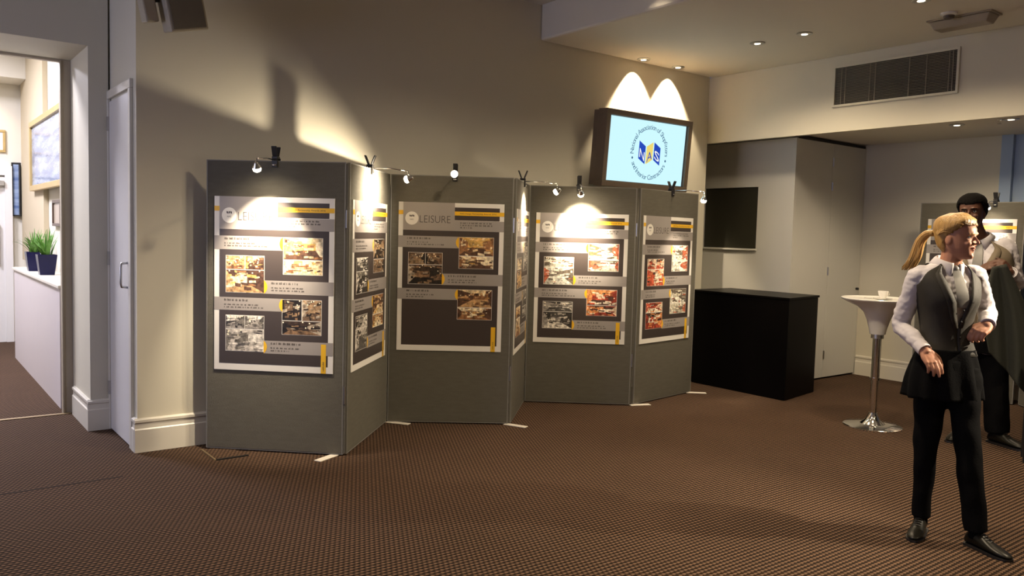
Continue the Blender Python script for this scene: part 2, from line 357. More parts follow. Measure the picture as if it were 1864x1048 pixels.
downlight(5.6, -0.9, ZC, 'recessed downlight of the low ceiling farthest from the screen', P_DOWN*1.0, 120)
downlight(4.55, 4.35, ZC2, 'recessed downlight in the raised ceiling close to its step', P_DOWN*0.35, 80)
for (x, y, w) in ((3.4, 2.9, 2.8), (1.9, 1.6, 0.8), (1.0, 3.6, 0.6), (-1.0, 1.8, 0.6), (3.2, -0.2, 0.9)):
    downlight(x, y, ZC2, 'recessed downlight of the raised ceiling over the carpet', P_DOWN*w, 150 if x > 3.3 and y > 2 else 95, group='downlights of the raised ceiling')
t = empty('smoke_detector', (6.42, 2.95, ZC)); tag(t, 'round smoke detector on the ceiling beside the emergency light', 'smoke detector')
MB().lathe([(0.06, 0), (0.06, -0.012), (0.045, -0.02)], 24).build('base', WHPL, t, smooth=40)
MB().lathe([(0.04, -0.0205), (0.035, -0.04), (0.015, -0.046)], 24).build('sensing_head', mat('detector_dark', (0.07, 0.05, 0.035), 0.5, var=0.05), t, smooth=40)
t = empty('emergency_light', (6.62, 2.93, ZC)); tag(t, 'unlit rectangular emergency light fitting on the ceiling above the air grille', 'light fitting')
MB().box((-0.10, -0.24, -0.012), (0.10, 0.24, 0)).build('base_plate', mat('fitting_base', (0.34, 0.29, 0.21), 0.5, var=0.03), t, bevel=0.003)
dm = mat('diffuser_acrylic', (0.36, 0.31, 0.23), 0.3, var=0.04)
hx = MB(); hx.rings([[Vector(v) for v in ((-0.09, -0.225, -0.0125), (0.09, -0.225, -0.0125), (0.09, 0.225, -0.0125), (-0.09, 0.225, -0.0125))], [Vector(v) for v in ((-0.065, -0.195, -0.075), (0.065, -0.195, -0.075), (0.065, 0.195, -0.075), (-0.065, 0.195, -0.075))]])
hx.build('diffuser', dm, t, bevel=0.008)
t = empty('sprinkler_head', (7.9, 3.13, SOF)); tag(t, 'small sprinkler head on the soffit beside a downlight', 'sprinkler')
MB().lathe([(0.025, 0), (0.025, -0.006), (0.01, -0.01), (0.008, -0.04)], 14).build('stem', CHROME, t, smooth=40)
MB().lathe([(0.018, -0.0405), (0.018, -0.044)], 14).build('deflector', CHROME, t)

# wall speaker at top left
S = empty('wall_speaker', M=Matrix.Translation((1.52, 5.55, 2.96)) @ Matrix.Rotation(math.radians(-14), 4, 'Y') @ Matrix.Rotation(math.radians(8), 4, 'X'))
tag(S, 'brown speaker box on a bracket high on the wall near the door', 'speaker')
MB().box((-0.12, -0.09, -0.15), (0.12, 0.09, 0.2)).build('cabinet', CREAMP, S, bevel=0.01)
MB().box((-0.105, -0.098, -0.135), (0.105, -0.0905, 0.185)).build('speaker_grille', mat('speaker_cloth', (0.16, 0.135, 0.095), 0.8, var=0.1, bump=0.3, bscale=300), S, bevel=0.004)
q = MB().box((-0.02, 0.0905, -0.02), (0.02, 0.185, 0.02)); q.build('bracket', CREAMP, S)
MB().box((-0.24, -0.02, -0.08), (-0.16, 0.10, 0.2)).build('side_box', CREAMP, S, bevel=0.01)
MB().tube([(-0.16, 0.04, 0.05), (-0.12, 0.04, 0.05)], 0.012).build('pivot', BLKP, S)

# ------------------------------------------------------------------ display boards, posters and clip lamps
PXY = [Vector((1.70224, 5.65391)), Vector((2.43695, 4.96800)), Vector((3.15193, 5.69194)), Vector((3.967, 5.105)), Vector((4.622, 5.75)), Vector((5.38936, 5.11524)), Vector((6.39220, 5.25792))]
WHICH = ['first, beside the door', 'second, angled back from the first', 'third, the dimly lit wide one', 'fourth, seen almost edge on', 'fifth, below the screen', 'sixth, at the counter end']
TH = 0.024
def board(A, B, label, insL, insR, feet, hinge, group='grey folding display boards'):
    d = (B-A); Wd = d.length; d.normalize(); n = Vector((d.y, -d.x))
    M = frame((A.x, A.y, 0), (d.x, d.y, 0), (-n.x, -n.y, 0), (0, 0, 1))      # local x along board, y backwards, z up
    t = empty('display_board', M=M); tag(t, label, 'display board', group)
    MB().box((insL+0.008, 0, 0.016), (Wd-insR-0.008, TH, 1.994)).build('fabric_panel', FABRIC, t, bevel=0.003)
    for x0 in (insL, Wd-insR-0.008):
        MB().box((x0, 0.001, 0.016), (x0+0.0078, TH-0.001, 1.994)).build('side_edge', EDGE, t)
    MB().box((insL, 0.001, 1.9945), (Wd-insR, TH-0.001, 2.0)).build('top_edge', EDGE, t)
    MB().box((insL, 0.001, 0.010), (Wd-insR, TH-0.001, 0.0155)).build('bottom_edge', EDGE, t)
    if hinge:
        for z in (0.42, 1.62): MB().tube([(Wd-insR+0.009, 0.004, z-0.06), (Wd-insR+0.009, 0.004, z+0.06)], 0.007, 8).build('hinge', STEEL, t)
        MB().box((Wd-insR+0.001, 0.003, 0.02), (Wd-insR+0.016, 0.008, 1.99)).build('hinge_strip', FABRIC, t)
    for (x, ang) in feet:
        MB().box((-0.028, -0.17, 0.001), (0.028, 0.03, 0.007), Matrix.Translation((x, 0, 0)) @ Matrix.Rotation(ang, 4, 'Z')).build('foot_plate', FOOTM, t, bevel=0.002)
    return t, M, Wd

def quad(mb, u0, u1, v0, v1, lay, col=None):
    W_, H_ = 0.841, 1.189; y = -0.0062 - 0.0004*lay
    mb.add([(u0*W_, y, -v1*H_), (u1*W_, y, -v1*H_), (u1*W_, y, -v0*H_), (u0*W_, y, -v0*H_)], [(0, 1, 2, 3)], col); return mb
def words(mb, s, u, v, h, lay, thin=0.0, wide=None, vert=False):
    W_, H_ = 0.841, 1.189; y = -0.0062 - 0.0004*lay; vs, fs, w = text_geo(s, h*H_/0.70, thin)
    k = 1.0 if wide is None else wide*W_/max(1e-6, w[1]-w[0])
    if vert: mb.add([(u*W_-p.y, y, -v*H_+(p.x-w[0])*k) for p in vs], fs)
    else: mb.add([(u*W_+(p.x-w[0])*k, y, -v*H_+p.y) for p in vs], fs)
def greek(mb, u0, u1, v, h, lay, r):
    u = u0                                                            # lines too small to read: broken strokes
    while u < u1:
        w = r.uniform(0.008, 0.035); 
        for k in range(max(1, int(w/0.006))):
            quad(mb, u+k*0.006, u+k*0.006+0.004, v-h*r.uniform(0.75, 1.1), v, lay)
        u += w + 0.008
PAL = {'warm': [(0.50, 0.30, 0.14), (0.30, 0.14, 0.06), (0.75, 0.58, 0.34), (0.10, 0.05, 0.03), (0.65, 0.40, 0.12), (0.85, 0.72, 0.5)],
       'grey': [(0.30, 0.27, 0.24), (0.10, 0.09, 0.08), (0.55, 0.5, 0.44), (0.04, 0.035, 0.03), (0.75, 0.7, 0.62), (0.2, 0.18, 0.15)],
       'red': [(0.55, 0.10, 0.05), (0.30, 0.05, 0.03), (0.75, 0.55, 0.38), (0.08, 0.04, 0.03), (0.70, 0.28, 0.10), (0.8, 0.7, 0.55)],
       'pale': [(0.70, 0.64, 0.5), (0.5, 0.46, 0.36), (0.85, 0.8, 0.68), (0.15, 0.12, 0.09), (0.45, 0.12, 0.06), (0.6, 0.58, 0.5)],
       'dim': [(0.16, 0.10, 0.06), (0.05, 0.03, 0.02), (0.34, 0.22, 0.12), (0.02, 0.015, 0.012), (0.4, 0.33, 0.25), (0.22, 0.13, 0.07)]}
def room_picture(mb, u0, u1, v0, v1, pal, r, lay):
    P = PAL[pal]; cu = u0+(u1-u0)*r.uniform(0.3, 0.7); cv = v0+(v1-v0)*r.uniform(0.35, 0.5); kx, ky = 0.22*(u1-u0), 0.16*(v1-v0)
    W_, H_ = 0.841, 1.189; y = -0.0062-0.0004*lay
    def poly(pts, c, l=0): mb.add([(a*W_, y-0.0002*l, -b*H_) for a, b in pts], [tuple(range(len(pts)))], c)
    b0, b1, b2, b3 = (cu-kx, cv-ky), (cu+kx, cv-ky), (cu+kx, cv+ky), (cu-kx, cv+ky)
    poly([(u0, v0), (u1, v0), b1, b0], r.choice(P)); poly([(u1, v0), (u1, v1), b2, b1], r.choice(P))
    poly([(u1, v1), (u0, v1), b3, b2], r.choice(P)); poly([(u0, v1), (u0, v0), b0, b3], r.choice(P)); poly([b0, b1, b2, b3], r.choice(P))
    for i in range(26):
        w, h = (u1-u0)*r.uniform(0.05, 0.26), (v1-v0)*r.uniform(0.03, 0.16); a, b = r.uniform(u0, u1-w), r.uniform(v0, v1-h); s = r.uniform(-0.3, 0.3)*h
        poly([(a, max(v0, b+s)), (a+w, max(v0, b-s)), (a+w, min(v1, b+h-s)), (a, min(v1, b+h+s))], r.choice(P), 1+i % 3)
    for i in range(6):
        a, b = r.uniform(u0, u1-0.012), r.uniform(v0, cv); poly([(a, b), (a+0.01, b), (a+0.01, b+0.007), (a, b+0.007)], (0.9, 0.82, 0.62), 4)

def poster(M, x, ztop, label, seed, pals, sub, last=True):
    r = random.Random(seed); Mp = M @ Matrix.Translation((x, 0, ztop))
    t = empty('poster', M=Mp); tag(t, label, 'poster')
    MB().box((0, -0.006, -1.189), (0.841, -0.0008, 0)).build('poster_board', PWHITE, t)
    d = MB(); quad(d, .043, .957, .187, .962, 1); d.build('charcoal_field', PDARK, t)
    d = MB(); quad(d, .53, .957, .029, .115, 1); d.build('charcoal_strip', PDARK, t)
    d = MB(); quad(d, .043, .53, 0.0, .187, 2); quad(d, .53, 1.0, .117, .187, 2); d.build('grey_header', PGREY, t)
    d = MB(); quad(d, .53, 1.0, .056, .083, 2); d.build('yellow_strip', PYEL, t)
    d = MB(); quad(d, 0, .043, .056, .084, 2); d.build('yellow_tab', PYEL, t)
    W_, H_ = 0.841, 1.189
    d = MB(); d.add([(0.125*W_+0.0525*math.cos(2*PI*k/32), -0.0072, -0.108*H_+0.0525*math.sin(2*PI*k/32)) for k in range(32)], [tuple(range(32))]); ro = d.build('roundel', PWHITE, t)
    d = MB()
    for k in range(3):
        a0 = 0.103+k*0.016; q = 0.002*(1 if k != 1 else -1)
        d.add([(a0*W_, -0.0078, -(0.086-q)*H_), ((a0+0.012)*W_, -0.0078, -(0.086+q)*H_), ((a0+0.012)*W_, -0.0078, -(0.098+q)*H_), (a0*W_, -0.0078, -(0.098-q)*H_)], [(0, 3, 2, 1)])
    words(d, 'NAS', .108, .120, .009, 4); d.build('roundel_mark', INK, ro)
    d = MB(); words(d, 'LEISURE', .20, .136, .050, 3, -0.0012, .29); d.build('title_lettering', INK, t)
    d = MB(); words(d, 'NAS Design Partnership Awards 2016', .58, .0745, .010, 3, 0, .345); d.build('strip_lettering', INK, t)
    d = MB()
    for k, e in enumerate((.88, .89, .68)): greek(d, .585, e, .137+k*.0155, .009, 3, r)
    d.build('small_print', INK, t)
    bands = [(0, .575, .225, .303, 'R'), (.42, 1.0, .475, .552, 'L'), (0, .575, .578, .652, 'R')]
    pics = [(.58, .905, .228, .437), (.10, .42, .338, .548), (.575, .90, .582, .782)]
    if last: bands.append((.42, 1.0, .822, .897, 'L')); pics.append((.10, .42, .682, .888))
    for k, (a, b, c, e, side) in enumerate(bands):
        g = MB(); quad(g, a, b, c, e, 2); go = g.build('caption_band', PGREY, t)
        g = MB(); tx = a+.085 if side == 'R' else a+.06; greek(g, tx, tx+r.uniform(.18, .26), c+.022, .012, 3, r); greek(g, tx, tx+r.uniform(.16, .3), c+.046, .008, 3, r); greek(g, tx, tx+r.uniform(.15, .35), c+.061, .008, 3, r)
        g.build('caption_print', INK, go)
        g = MB(); xx = b if side == 'R' else a; s = -1 if side == 'R' else 1; y = -0.0062-0.0013
        pts = [(xx*W_, -c*H_)] + [((xx+s*0.028*math.sin(PI*j/10)**0.7)*W_, -(c+(e-c)*j/10)*H_) for j in range(1, 10)] + [(xx*W_, -e*H_)]
        g.add([(p[0], y, p[1]) for p in pts], [tuple(range(11))]); g.build('yellow_pointer', PYEL, go)
    for k, (a, b, c, e) in enumerate(pics):
        g = MB(); pl = pals[k % len(pals)]; cut = c+(e-c)*(0.38 if k in (1, 3) else 0.6); gp = 0.002
        if sub[k] == 2: room_picture(g, a, b, c, cut-gp, pl, r, 4); room_picture(g, a, b, cut+gp, e, pl, r, 4)
        else:
            mid = (a+b)/2; room_picture(g, a, mid-gp, c, cut-gp, pl, r, 4); room_picture(g, mid+gp, b, c, cut-gp, pl, r, 4); room_picture(g, a, b, cut+gp, e, pl, r, 4)
        w = MB(); quad(w, a-.003, b+.003, c-.002, e+.002, 3); wo = w.build('photograph', PWHITE, t); g.build('print', PRINT, wo)
    d = MB(); quad(d, .90, .942, .832, 1.0, 3); yt = d.build('yellow_tag', PYEL, t)
    d = MB(); words(d, 'LEISURE', .928, .985, .010, 4, 0, .075, vert=True); d.build('tag_lettering', INK, yt)
    return t

def clip_lamp(M, s, out, zl, aim, label, power=P_SPOT, angle=75, spill=0.10, face=None, blend=0.8):
    t = empty('clip_lamp', M=M @ Matrix.Translation((s, TH/2, 2.0))); tag(t, label, 'lamp')
    q = MB()
    q.prism([(-0.022, -0.03), (0.022, -0.03), (0.026, 0.03), (-0.026, 0.03)], -0.0245, -0.0145, Matrix.Rotation(PI/2, 4, 'X') @ Matrix.Translation((0, -0.012, 0)))
    q.box((-0.02, -TH/2-0.012, -0.045), (0.02, -TH/2-0.001, 0.012)); q.box((-0.02, TH/2+0.001, -0.045), (0.02, TH/2+0.012, 0.012)); q.box((-0.02, -TH/2-0.012, 0.0125), (0.02, TH/2+0.012, 0.03))
    q.build('clamp_body', BLKP, t, bevel=0.003)
    for sg in (-1, 1):
        MB().box((-0.019, -0.005, 0), (0.019, 0.005, 0.07), Matrix.Translation((0, sg*0.012, 0.031)) @ Matrix.Rotation(-sg*math.radians(22), 4, 'X')).build('clamp_grip', BLKP, t, bevel=0.004)
    MB().tube([(-0.014, -TH/2-0.016, -0.03), (0.014, -TH/2-0.016, -0.03)], 0.006, 10).build('clamp_screw', CHROME, t, smooth=True)
    z1 = zl-2.0
    tip = Vector((0, -TH/2-out, -0.012))
    MB().tube([(0, -TH/2-0.012, 0.004), (0, -TH/2-out*0.5, 0.004), tip], 0.0045, 10).build('arm', CHROME, t, smooth=True)
    hd = Vector((0, -TH/2-out, z1)); A = Vector(aim).normalized()
    q = A.to_track_quat('Z', 'Y').to_matrix().to_4x4(); Mh = Matrix.Translation(hd) @ q
    MB().tube([tip, tip*0.5+hd*0.5+Vector((0, -0.006, 0)), hd - A*0.028], 0.005, 8).build('knuckle', CHROME, t, smooth=True)
    h = MB().lathe([(0.008, -0.042), (0.013, -0.038), (0.016, -0.026), (0.026, -0.008), (0.027, -0.005), (0.0245, -0.005), (0.023, -0.008)], 24, Mh).build('lamp_head', CHROME, t, smooth=50)
    MB().lathe([(0.0225, -0.0085), (0.0255, -0.002), (0.027, 0.008), (0.0245, 0.017), (0.017, 0.023), (0.006, 0.026)], 20, Mh).build('bulb', BULB, h, smooth=True)
    light('lamp_beam', 'SPOT', hd + A*0.042, power, HALO, t, A, 0.012, angle, blend)
    if spill: light('lamp_spill', 'SPOT', hd + A*0.042, power*spill, HALO, t, A, 0.012, 140, 0.9)
    return t

ins = [(0.01, 0.022), (0.026, 0.004), (0.004, 0.022), (0.026, 0.004), (0.004, 0.022), (0.026, 0.005)]
feet = [[(0.925, math.radians(-22))], [], [(0.03, math.radians(70))], [], [], [(0.02, math.radians(60)), (0.98, math.radians(40))]]
feet[2].append((0.985, math.radians(60)))
sets = [('warm', 'warm', 'dim', 'grey'), ('dim', 'grey', 'warm', 'grey'), ('warm', 'dim', 'warm', 'dim'), ('grey', 'warm', 'grey', 'warm'), ('pale', 'pale', 'red', 'grey'), ('pale', 'red', 'pale', 'red')]
subs = [(2, 3, 3, 3), (2, 2, 2, 2), (2, 3, 2, 2), (2, 2, 2, 2), (2, 2, 2, 2), (2, 3, 2, 2)]
blab = ['grey display board standing against the wall next to the door', 'grey display board angled back from the board next to the door', 'grey display board in shade, its lamp turned away from it', 'grey display board folded back, seen nearly edge on', 'grey display board under the screen\'s left edge with a brightly lit poster', 'grey display board beside the black counter']
plab = ['leisure poster with an overexposed food stall photograph, on the board by the door', 'leisure poster with a dark narrow look on the angled-back board', 'leisure poster in shade with only three photographs and a blank dark bottom', 'leisure poster seen nearly edge on with a lit streak', 'leisure poster washed out by a lamp over its title', 'leisure poster with red-toned photographs beside the black counter']
llab = ['clip lamp lighting the poster on the board by the door', 'clip lamp shining back at the angled board, its light spilling on the wall', 'clip lamp turned outwards above the shaded board', 'clip lamp on the nearly edge-on board', 'clip lamp burning out the title of the poster below the screen', 'clip lamp hanging past the board end beside the counter']
lamps = [(0.49, 0.30, 1.926, (-0.08, 0.49, -0.86), 1.0), (0.50, 0.27, 1.928, (0.0, 0.95, -0.30), 1.15), (0.51, 0.20, 2.0, (0.25, -0.9, 0.12), 0.5), (0.52, 0.28, 1.922, (0.0, 0.85, -0.55), 0.9), (0.45, 0.32, 1.915, (0.08, 0.72, -0.66), 1.3), (0.53, 0.34, 1.912, (0.1, 0.25, -0.95), 0.3)]
for i in range(6):
    b, M, Wd = board(PXY[i], PXY[i+1], blab[i], *ins[i], feet[i], i in (0, 2, 4))
    poster(M, (Wd-0.841)/2 - 0.012, 1.755 if i != 2 else 1.785, plab[i], 11+i, sets[i], subs[i], last=(i != 2))
    s, out, zl, aim, pw = lamps[i]
    clip_lamp(M, s*Wd, out, zl, aim, llab[i], P_SPOT*pw, 75, spill=(0.5 if i == 1 else 0.04))

# the board behind the two people
BA = Vector((8.70, 4.17)); BB = Vector((8.74, 3.17))
b, M, Wd = board(BA, BB, 'grey display board standing behind the two people by the window', 0.005, 0.005, [], False)
poster(M, 0.09, 1.83, 'leisure poster behind the two people, mostly hidden', 41, sets[4], subs[4])
clip_lamp(M, 0.725, 0.2, 1.94, (-0.1, 0.5, -0.85), 'clip lamp on the board behind the two people', P_SPOT*0.3)
b2, M2, W2 = board(BB + Vector((0.03, -0.03)), BB + Vector((-0.62, -0.80)), 'grey display board at the frame edge by the window', 0.005, 0.005, [], False)

b3, M3, W3 = board(Vector((6.00, 0.97)), Vector((5.30, 0.26)), 'unseen grey display board added to carry the side lamp for the person with the ponytail', 0.005, 0.005, [], False)  # unseen board and lamp, added to light the woman from the side
A3 = M3.to_3x3().inverted() @ (Vector((4.46, 1.80, 1.25)) - Vector((5.47, 0.84, 1.93)))
clip_lamp(M3, 0.45, 0.28, 1.93, A3, 'unseen clip lamp added to light the person with the ponytail from the side', P_SPOT*1.9, 62, 0.0)

# floor box beside the first board
t = empty('floor_box', (1.775, 5.50, 0)); tag(t, 'carpeted floor box lid with a brass edge in front of the first display board', 'floor box')
MB().box((-0.095, -0.16, 0), (0.095, 0.12, 0.005)).build('lid', CARPET, t)
MB().box((-0.107, -0.17, 0), (-0.096, 0.13, 0.008)).build('brass_edge', BRASS, t)
MB().box((-0.095, -0.178, 0), (0.12, -0.161, 0.007)).build('black_edge', BLKP, t)

# ------------------------------------------------------------------ screen in its box frame
T = empty('wall_screen', M=Matrix.Translation((5.98, 5.585, 2.40)) @ Matrix.Rotation(math.radians(4), 4, 'X'))
tag(T, 'flat screen in a brown box frame showing a round blue and yellow logo', 'screen')
hw_, hh_ = 0.615, 0.365
for (lo, hi) in (((-hw_, -0.02, hh_-0.055), (hw_, 0.10, hh_)), ((-hw_, -0.02, -hh_), (hw_, 0.10, -hh_+0.055)), ((-hw_, -0.02, -hh_+0.055), (-hw_+0.055, 0.10, hh_-0.055)), ((hw_-0.055, -0.02, -hh_+0.055), (hw_, 0.10, hh_-0.055))):
    MB().box(lo, hi).build('frame_rail', WOODT, T, bevel=0.004)
MB().box((-hw_+0.01, 0.101, -hh_+0.01), (hw_-0.01, 0.17, hh_-0.01)).build('back_box', WOODT, T)
sc_w, sc_h = hw_-0.055, hh_-0.055
MB().box((-sc_w, 0.012, -sc_h), (sc_w, 0.04, sc_h)).build('bezel', mat('navy_bezel', (0.01, 0.02, 0.08), 0.3, var=0.03), T)
SCRW = mat('screen_glow', (0.02, 0.02, 0.02), 0.5, spec=0.1, emit=(0.60, 0.93, 1.0), estr=0.92, var=0.01)
sn = MB().box((-sc_w+0.004, 0.006, -sc_h+0.004), (sc_w-0.016, 0.0115, sc_h-0.004)).build('display', SCRW, T)
def emat(n, c): return mat(n, (0.01, 0.01, 0.01), 0.6, spec=0.1, emit=c, estr=1.0, var=0.01)
SB, SY, ST, SW = emat('screen_blue', (0.01, 0.055, 0.45)), emat('screen_yellow', (0.78, 0.62, 0.16)), emat('screen_text', (0.05, 0.13, 0.24)), emat('screen_white', (0.95, 0.95, 0.85))
cx0, cz0, Rr = 0.03, 0.0, 0.248
txt = MB()
def arc_text(st, a_mid, span, R, inward):
    ws = [max(text_geo(c, 0.070)[2][1] - text_geo(c, 0.070)[2][0], 0.012)+0.008 if c != ' ' else 0.022 for c in st]; tot = sum(ws); a = a_mid + (span/2 if not inward else -span/2)
    for c, w in zip(st, ws):
        da = span*w/tot; am = a - da/2 if not inward else a + da/2
        if c != ' ':
            vs, fs, (l, r) = text_geo(c, 0.070); m = (l+r)/2
            er = Vector((math.cos(am), math.sin(am))); et = Vector((math.sin(am), -math.cos(am)))
            if inward: base = er*(R+0.022); up = -er; rt = -et
            else: base = er*(R-0.022); up = er; rt = et
            txt.add([(cx0+base.x+rt.x*(p.x-m)+up.x*p.y, 0.0045, cz0+base.y+rt.y*(p.x-m)+up.y*p.y) for p in vs], fs)
        a = a - da if not inward else a + da
arc_text('National Association of Shopfitters', PI/2, math.radians(192), Rr, False); txt.build('ring_lettering', ST, sn)['kind'] = 'stuff'
txt = MB(); arc_text('and Interior Contractors', -PI/2, math.radians(128), Rr, True); txt.build('ring_lettering', ST, sn)['kind'] = 'stuff'
for sg in (-1, 1):
    a = math.radians(270+sg*74); MB().add([(cx0+math.cos(a)*Rr+0.012*math.cos(2*PI*k/12), 0.0045, cz0+math.sin(a)*Rr+0.012*math.sin(2*PI*k/12)) for k in range(12)], [tuple(range(12))]).build('ring_dot', ST, sn)
def para(x0, x1, zl, zr, h, c, name):
    MB().add([(x0, 0.0048, zl-h), (x1, 0.0048, zr-h), (x1, 0.0048, zr), (x0, 0.0048, zl)], [(0, 1, 2, 3)]).build(name, c, sn)
para(cx0-.155, cx0-.06, .105, .055, .175, SB, 'logo_panel'); para(cx0-.046, cx0+.046, .055, .105, .175, SY, 'logo_panel'); para(cx0+.06, cx0+.155, .105, .055, .175, SB, 'logo_panel')
def letter(ch, x0, x1, zl, zr, c):
    vs, fs, (l, r) = text_geo(ch, 0.125); mb = MB(); k = (x1-x0)/(r-l)
    mb.add([(x0+(p.x-l)*k, 0.0036, zl+(zr-zl)*(p.x-l)/(r-l)+p.y) for p in vs], fs); mb.build('logo_letter', c, sn)
letter('N', cx0-.143, cx0-.072, -.052, -.092, SW); letter('A', cx0-.036, cx0+.036, -.10, -.06, SB); letter('S', cx0+.072, cx0+.143, -.052, -.092, SW)
light('screen_light', 'AREA', (0, -0.03, 0), 1.5, (0.8, 0.96, 1.0), T, (0, -1, 0), sx=1.1, sy=0.6)

# ------------------------------------------------------------------ bar table with cup
tb = empty('bar_table', (6.6, 3.46, 0)); tag(tb, 'tall white bar table with a trumpet shaped top on a chrome column', 'bar table')
MB().lathe([(0.0, 1.085), (0.275, 1.085), (0.298, 1.096), (0.303, 1.09), (0.30, 1.082), (0.25, 1.055), (0.17, 1.02), (0.12, 0.975), (0.092, 0.91), (0.072, 0.84), (0.062, 0.79), (0.0, 0.79)], 56).build('trumpet_top', WHPL, tb, smooth=35)
MB().lathe([(0.0, 0.789), (0.05, 0.789), (0.05, 0.755), (0.0, 0.755)], 28).build('collar', STEEL, tb, smooth=40)
MB().lathe([(0, 0.754), (0.034, 0.754), (0.034, 0.42), (0, 0.42)], 28).build('upper_column', CHROME, tb, smooth=40)
MB().lathe([(0, 0.4195), (0.044, 0.4195), (0.044, 0.40), (0, 0.40)], 28).build('collar', CHROME, tb, smooth=40)
MB().lathe([(0, 0.3995), (0.03, 0.3995), (0.03, 0.12), (0, 0.12)], 28).build('lower_column', CHROME, tb, smooth=40)
MB().lathe([(0, 0.1195), (0.034, 0.1195), (0.04, 0.095), (0.06, 0.06), (0.085, 0.04), (0.10, 0.026), (0.225, 0.014), (0.236, 0.008), (0.236, 0.001), (0, 0.001)], 56).build('base', CHROME, tb, smooth=35)
cpos = Vector((6.58, 3.42, 1.086))
c = empty('coffee_cup', cpos+Vector((0, 0, 0.011))); tag(c, 'white coffee cup on the bar table', 'cup')
MB().lathe([(0.022, 0.0), (0.024, 0.004), (0.036, 0.03), (0.043, 0.062), (0.040, 0.062), (0.033, 0.03), (0.02, 0.008)], 28).build('cup_body', PORC, c, smooth=50)
MB().tube([(0.036, -0.012, 0.05), (0.056, -0.02, 0.048), (0.060, -0.022, 0.03), (0.034, -0.012, 0.022)], 0.004, 8).build('cup_handle', PORC, c, smooth=True)
o = MB().lathe([(0.035, 0.0), (0.04, 0.0), (0.072, 0.01), (0.074, 0.012), (0.04, 0.006), (0.02, 0.006)], 32).build('saucer', PORC, None, smooth=50); o.location = cpos; tag(o, 'white saucer under the coffee cup on the bar table', 'saucer')
o = MB().box((-0.05, -0.035, 0), (0.05, 0.035, 0.0015)).build('paper_napkin', PORC, None); o.location = (6.50, 3.55, 1.0862); o.rotation_euler.z = 0.5; tag(o, 'small white paper napkin on the bar table beside the cup', 'napkin')
tsp = MB().tube([(0, 0, 0.004), (0.05, 0, 0.003), (0.09, 0, 0.004)], [0.002, 0.0015, 0.003], 8); tsp.ball((0.105, 0, 0.0045), 0.018, 0.011, 0.0035); o = tsp.build('teaspoon', CHROME, None, smooth=True); o.location = (6.53, 3.56, 1.088); o.rotation_euler.z = -0.7; tag(o, 'small metal teaspoon on the bar table beside the napkin', 'spoon')

# ------------------------------------------------------------------ window on the right wall
Wn = empty('window_1', (X1, 2.4, 0)); Wn['kind'] = 'structure'
MB().box((-0.03, 1.04, 0.9), (0.10, 1.149, SOF)).build('window_reveal', BLUEW, Wn)
MB().box((0.02, 0.80, 0.9), (0.10, 1.038, SOF)).build('window_post', BLUEW, Wn)
MB().box((0.03, 0.74, 0.9), (0.09, 0.798, 2.62)).build('window_stile', BLUEW, Wn)
MB().box((0.03, -1.2, 2.56), (0.09, 0.738, 2.62)).build('window_rail', BLUEW, Wn)
MB().box((0.05, -1.2, 0.9), (0.06, 0.738, 2.558)).build('window_pane', mat('blue_glass', (0.30, 0.40, 0.55), 0.25, var=0.03, trans=0.6), Wn)
MB().box((-0.05, -1.2, 0.872), (0.10, 1.149, 0.899)).build('window_sill', TRIM, Wn)

# ------------------------------------------------------------------ far room things
def picture(name, label, M, w, h, d, fm, gm, fw=0.05):
    t = empty(name, M=M); tag(t, label, 'picture')
    for lo, hi in (((-w/2, -d, h/2-fw), (w/2, 0, h/2)), ((-w/2, -d, -h/2), (w/2, 0, -h/2+fw)), ((-w/2, -d, -h/2+fw), (-w/2+fw, 0, h/2-fw)), ((w/2-fw, -d, -h/2+fw), (w/2, 0, h/2-fw))):
        MB().box(lo, hi).build('frame_rail', fm, t, bevel=0.004)
    MB().box((-w/2+fw, -d*0.5, -h/2+fw), (w/2-fw, -0.002, h/2-fw)).build('picture_face', gm, t)
    return t
def reflection_mat():  # blue reflection of a window, painted into the colour of the picture
    m = bpy.data.materials.new('blue_reflection'); m.use_nodes = True; N = m.node_tree.nodes; L = m.node_tree.links; b = N['Principled BSDF']; b.inputs['Roughness'].default_value = 0.15
    tc = N.new('ShaderNodeTexCoord'); mp = N.new('ShaderNodeMapping'); mp.inputs['Scale'].default_value = (0.8, 1, 5); L.new(tc.outputs['Object'], mp.inputs[0])
    n = N.new('ShaderNodeTexNoise'); n.inputs['Scale'].default_value = 2.2; n.inputs['Detail'].default_value = 5; L.new(mp.outputs[0], n.inputs['Vector'])
    r = N.new('ShaderNodeValToRGB'); L.new(n.outputs[0], r.inputs[0]); e = r.color_ramp.elements; e[0].position = 0.35; e[0].color = (0.09, 0.14, 0.28, 1); e[1].position = 0.68; e[1].color = (0.34, 0.42, 0.55, 1)
    L.new(r.outputs[0], b.inputs['Base Color']); return m
BLUEREFL = reflection_mat()
picture('framed_picture', 'large picture with a painted-in blue window reflection in a pale gilt frame on the far room side wall', frame((1.325, 9.70, 2.285), (0, -1, 0), (1, 0, 0), (0, 0, 1)), 2.25, 0.78, 0.05, GOLD, BLUEREFL, 0.06)
picture('framed_picture', 'small dark framed picture below the large gilt-framed one', frame((1.375, 9.45, 1.64), (0, -1, 0), (1, 0, 0), (0, 0, 1)), 0.5, 0.27, 0.03, mat('dark_wood', (0.08, 0.05, 0.035), 0.4, var=0.1), mat('sepia_picture', (0.4, 0.33, 0.25), 0.3, var=0.3), 0.03)
picture('framed_picture', 'narrow black framed mirror-like picture beside the far door', frame((1.285, 12.055, 1.95), (0.82, -0.57, 0), (0.57, 0.82, 0), (0, 0, 1)), 0.11, 0.68, 0.03, BLKP, BLUEREFL, 0.018)
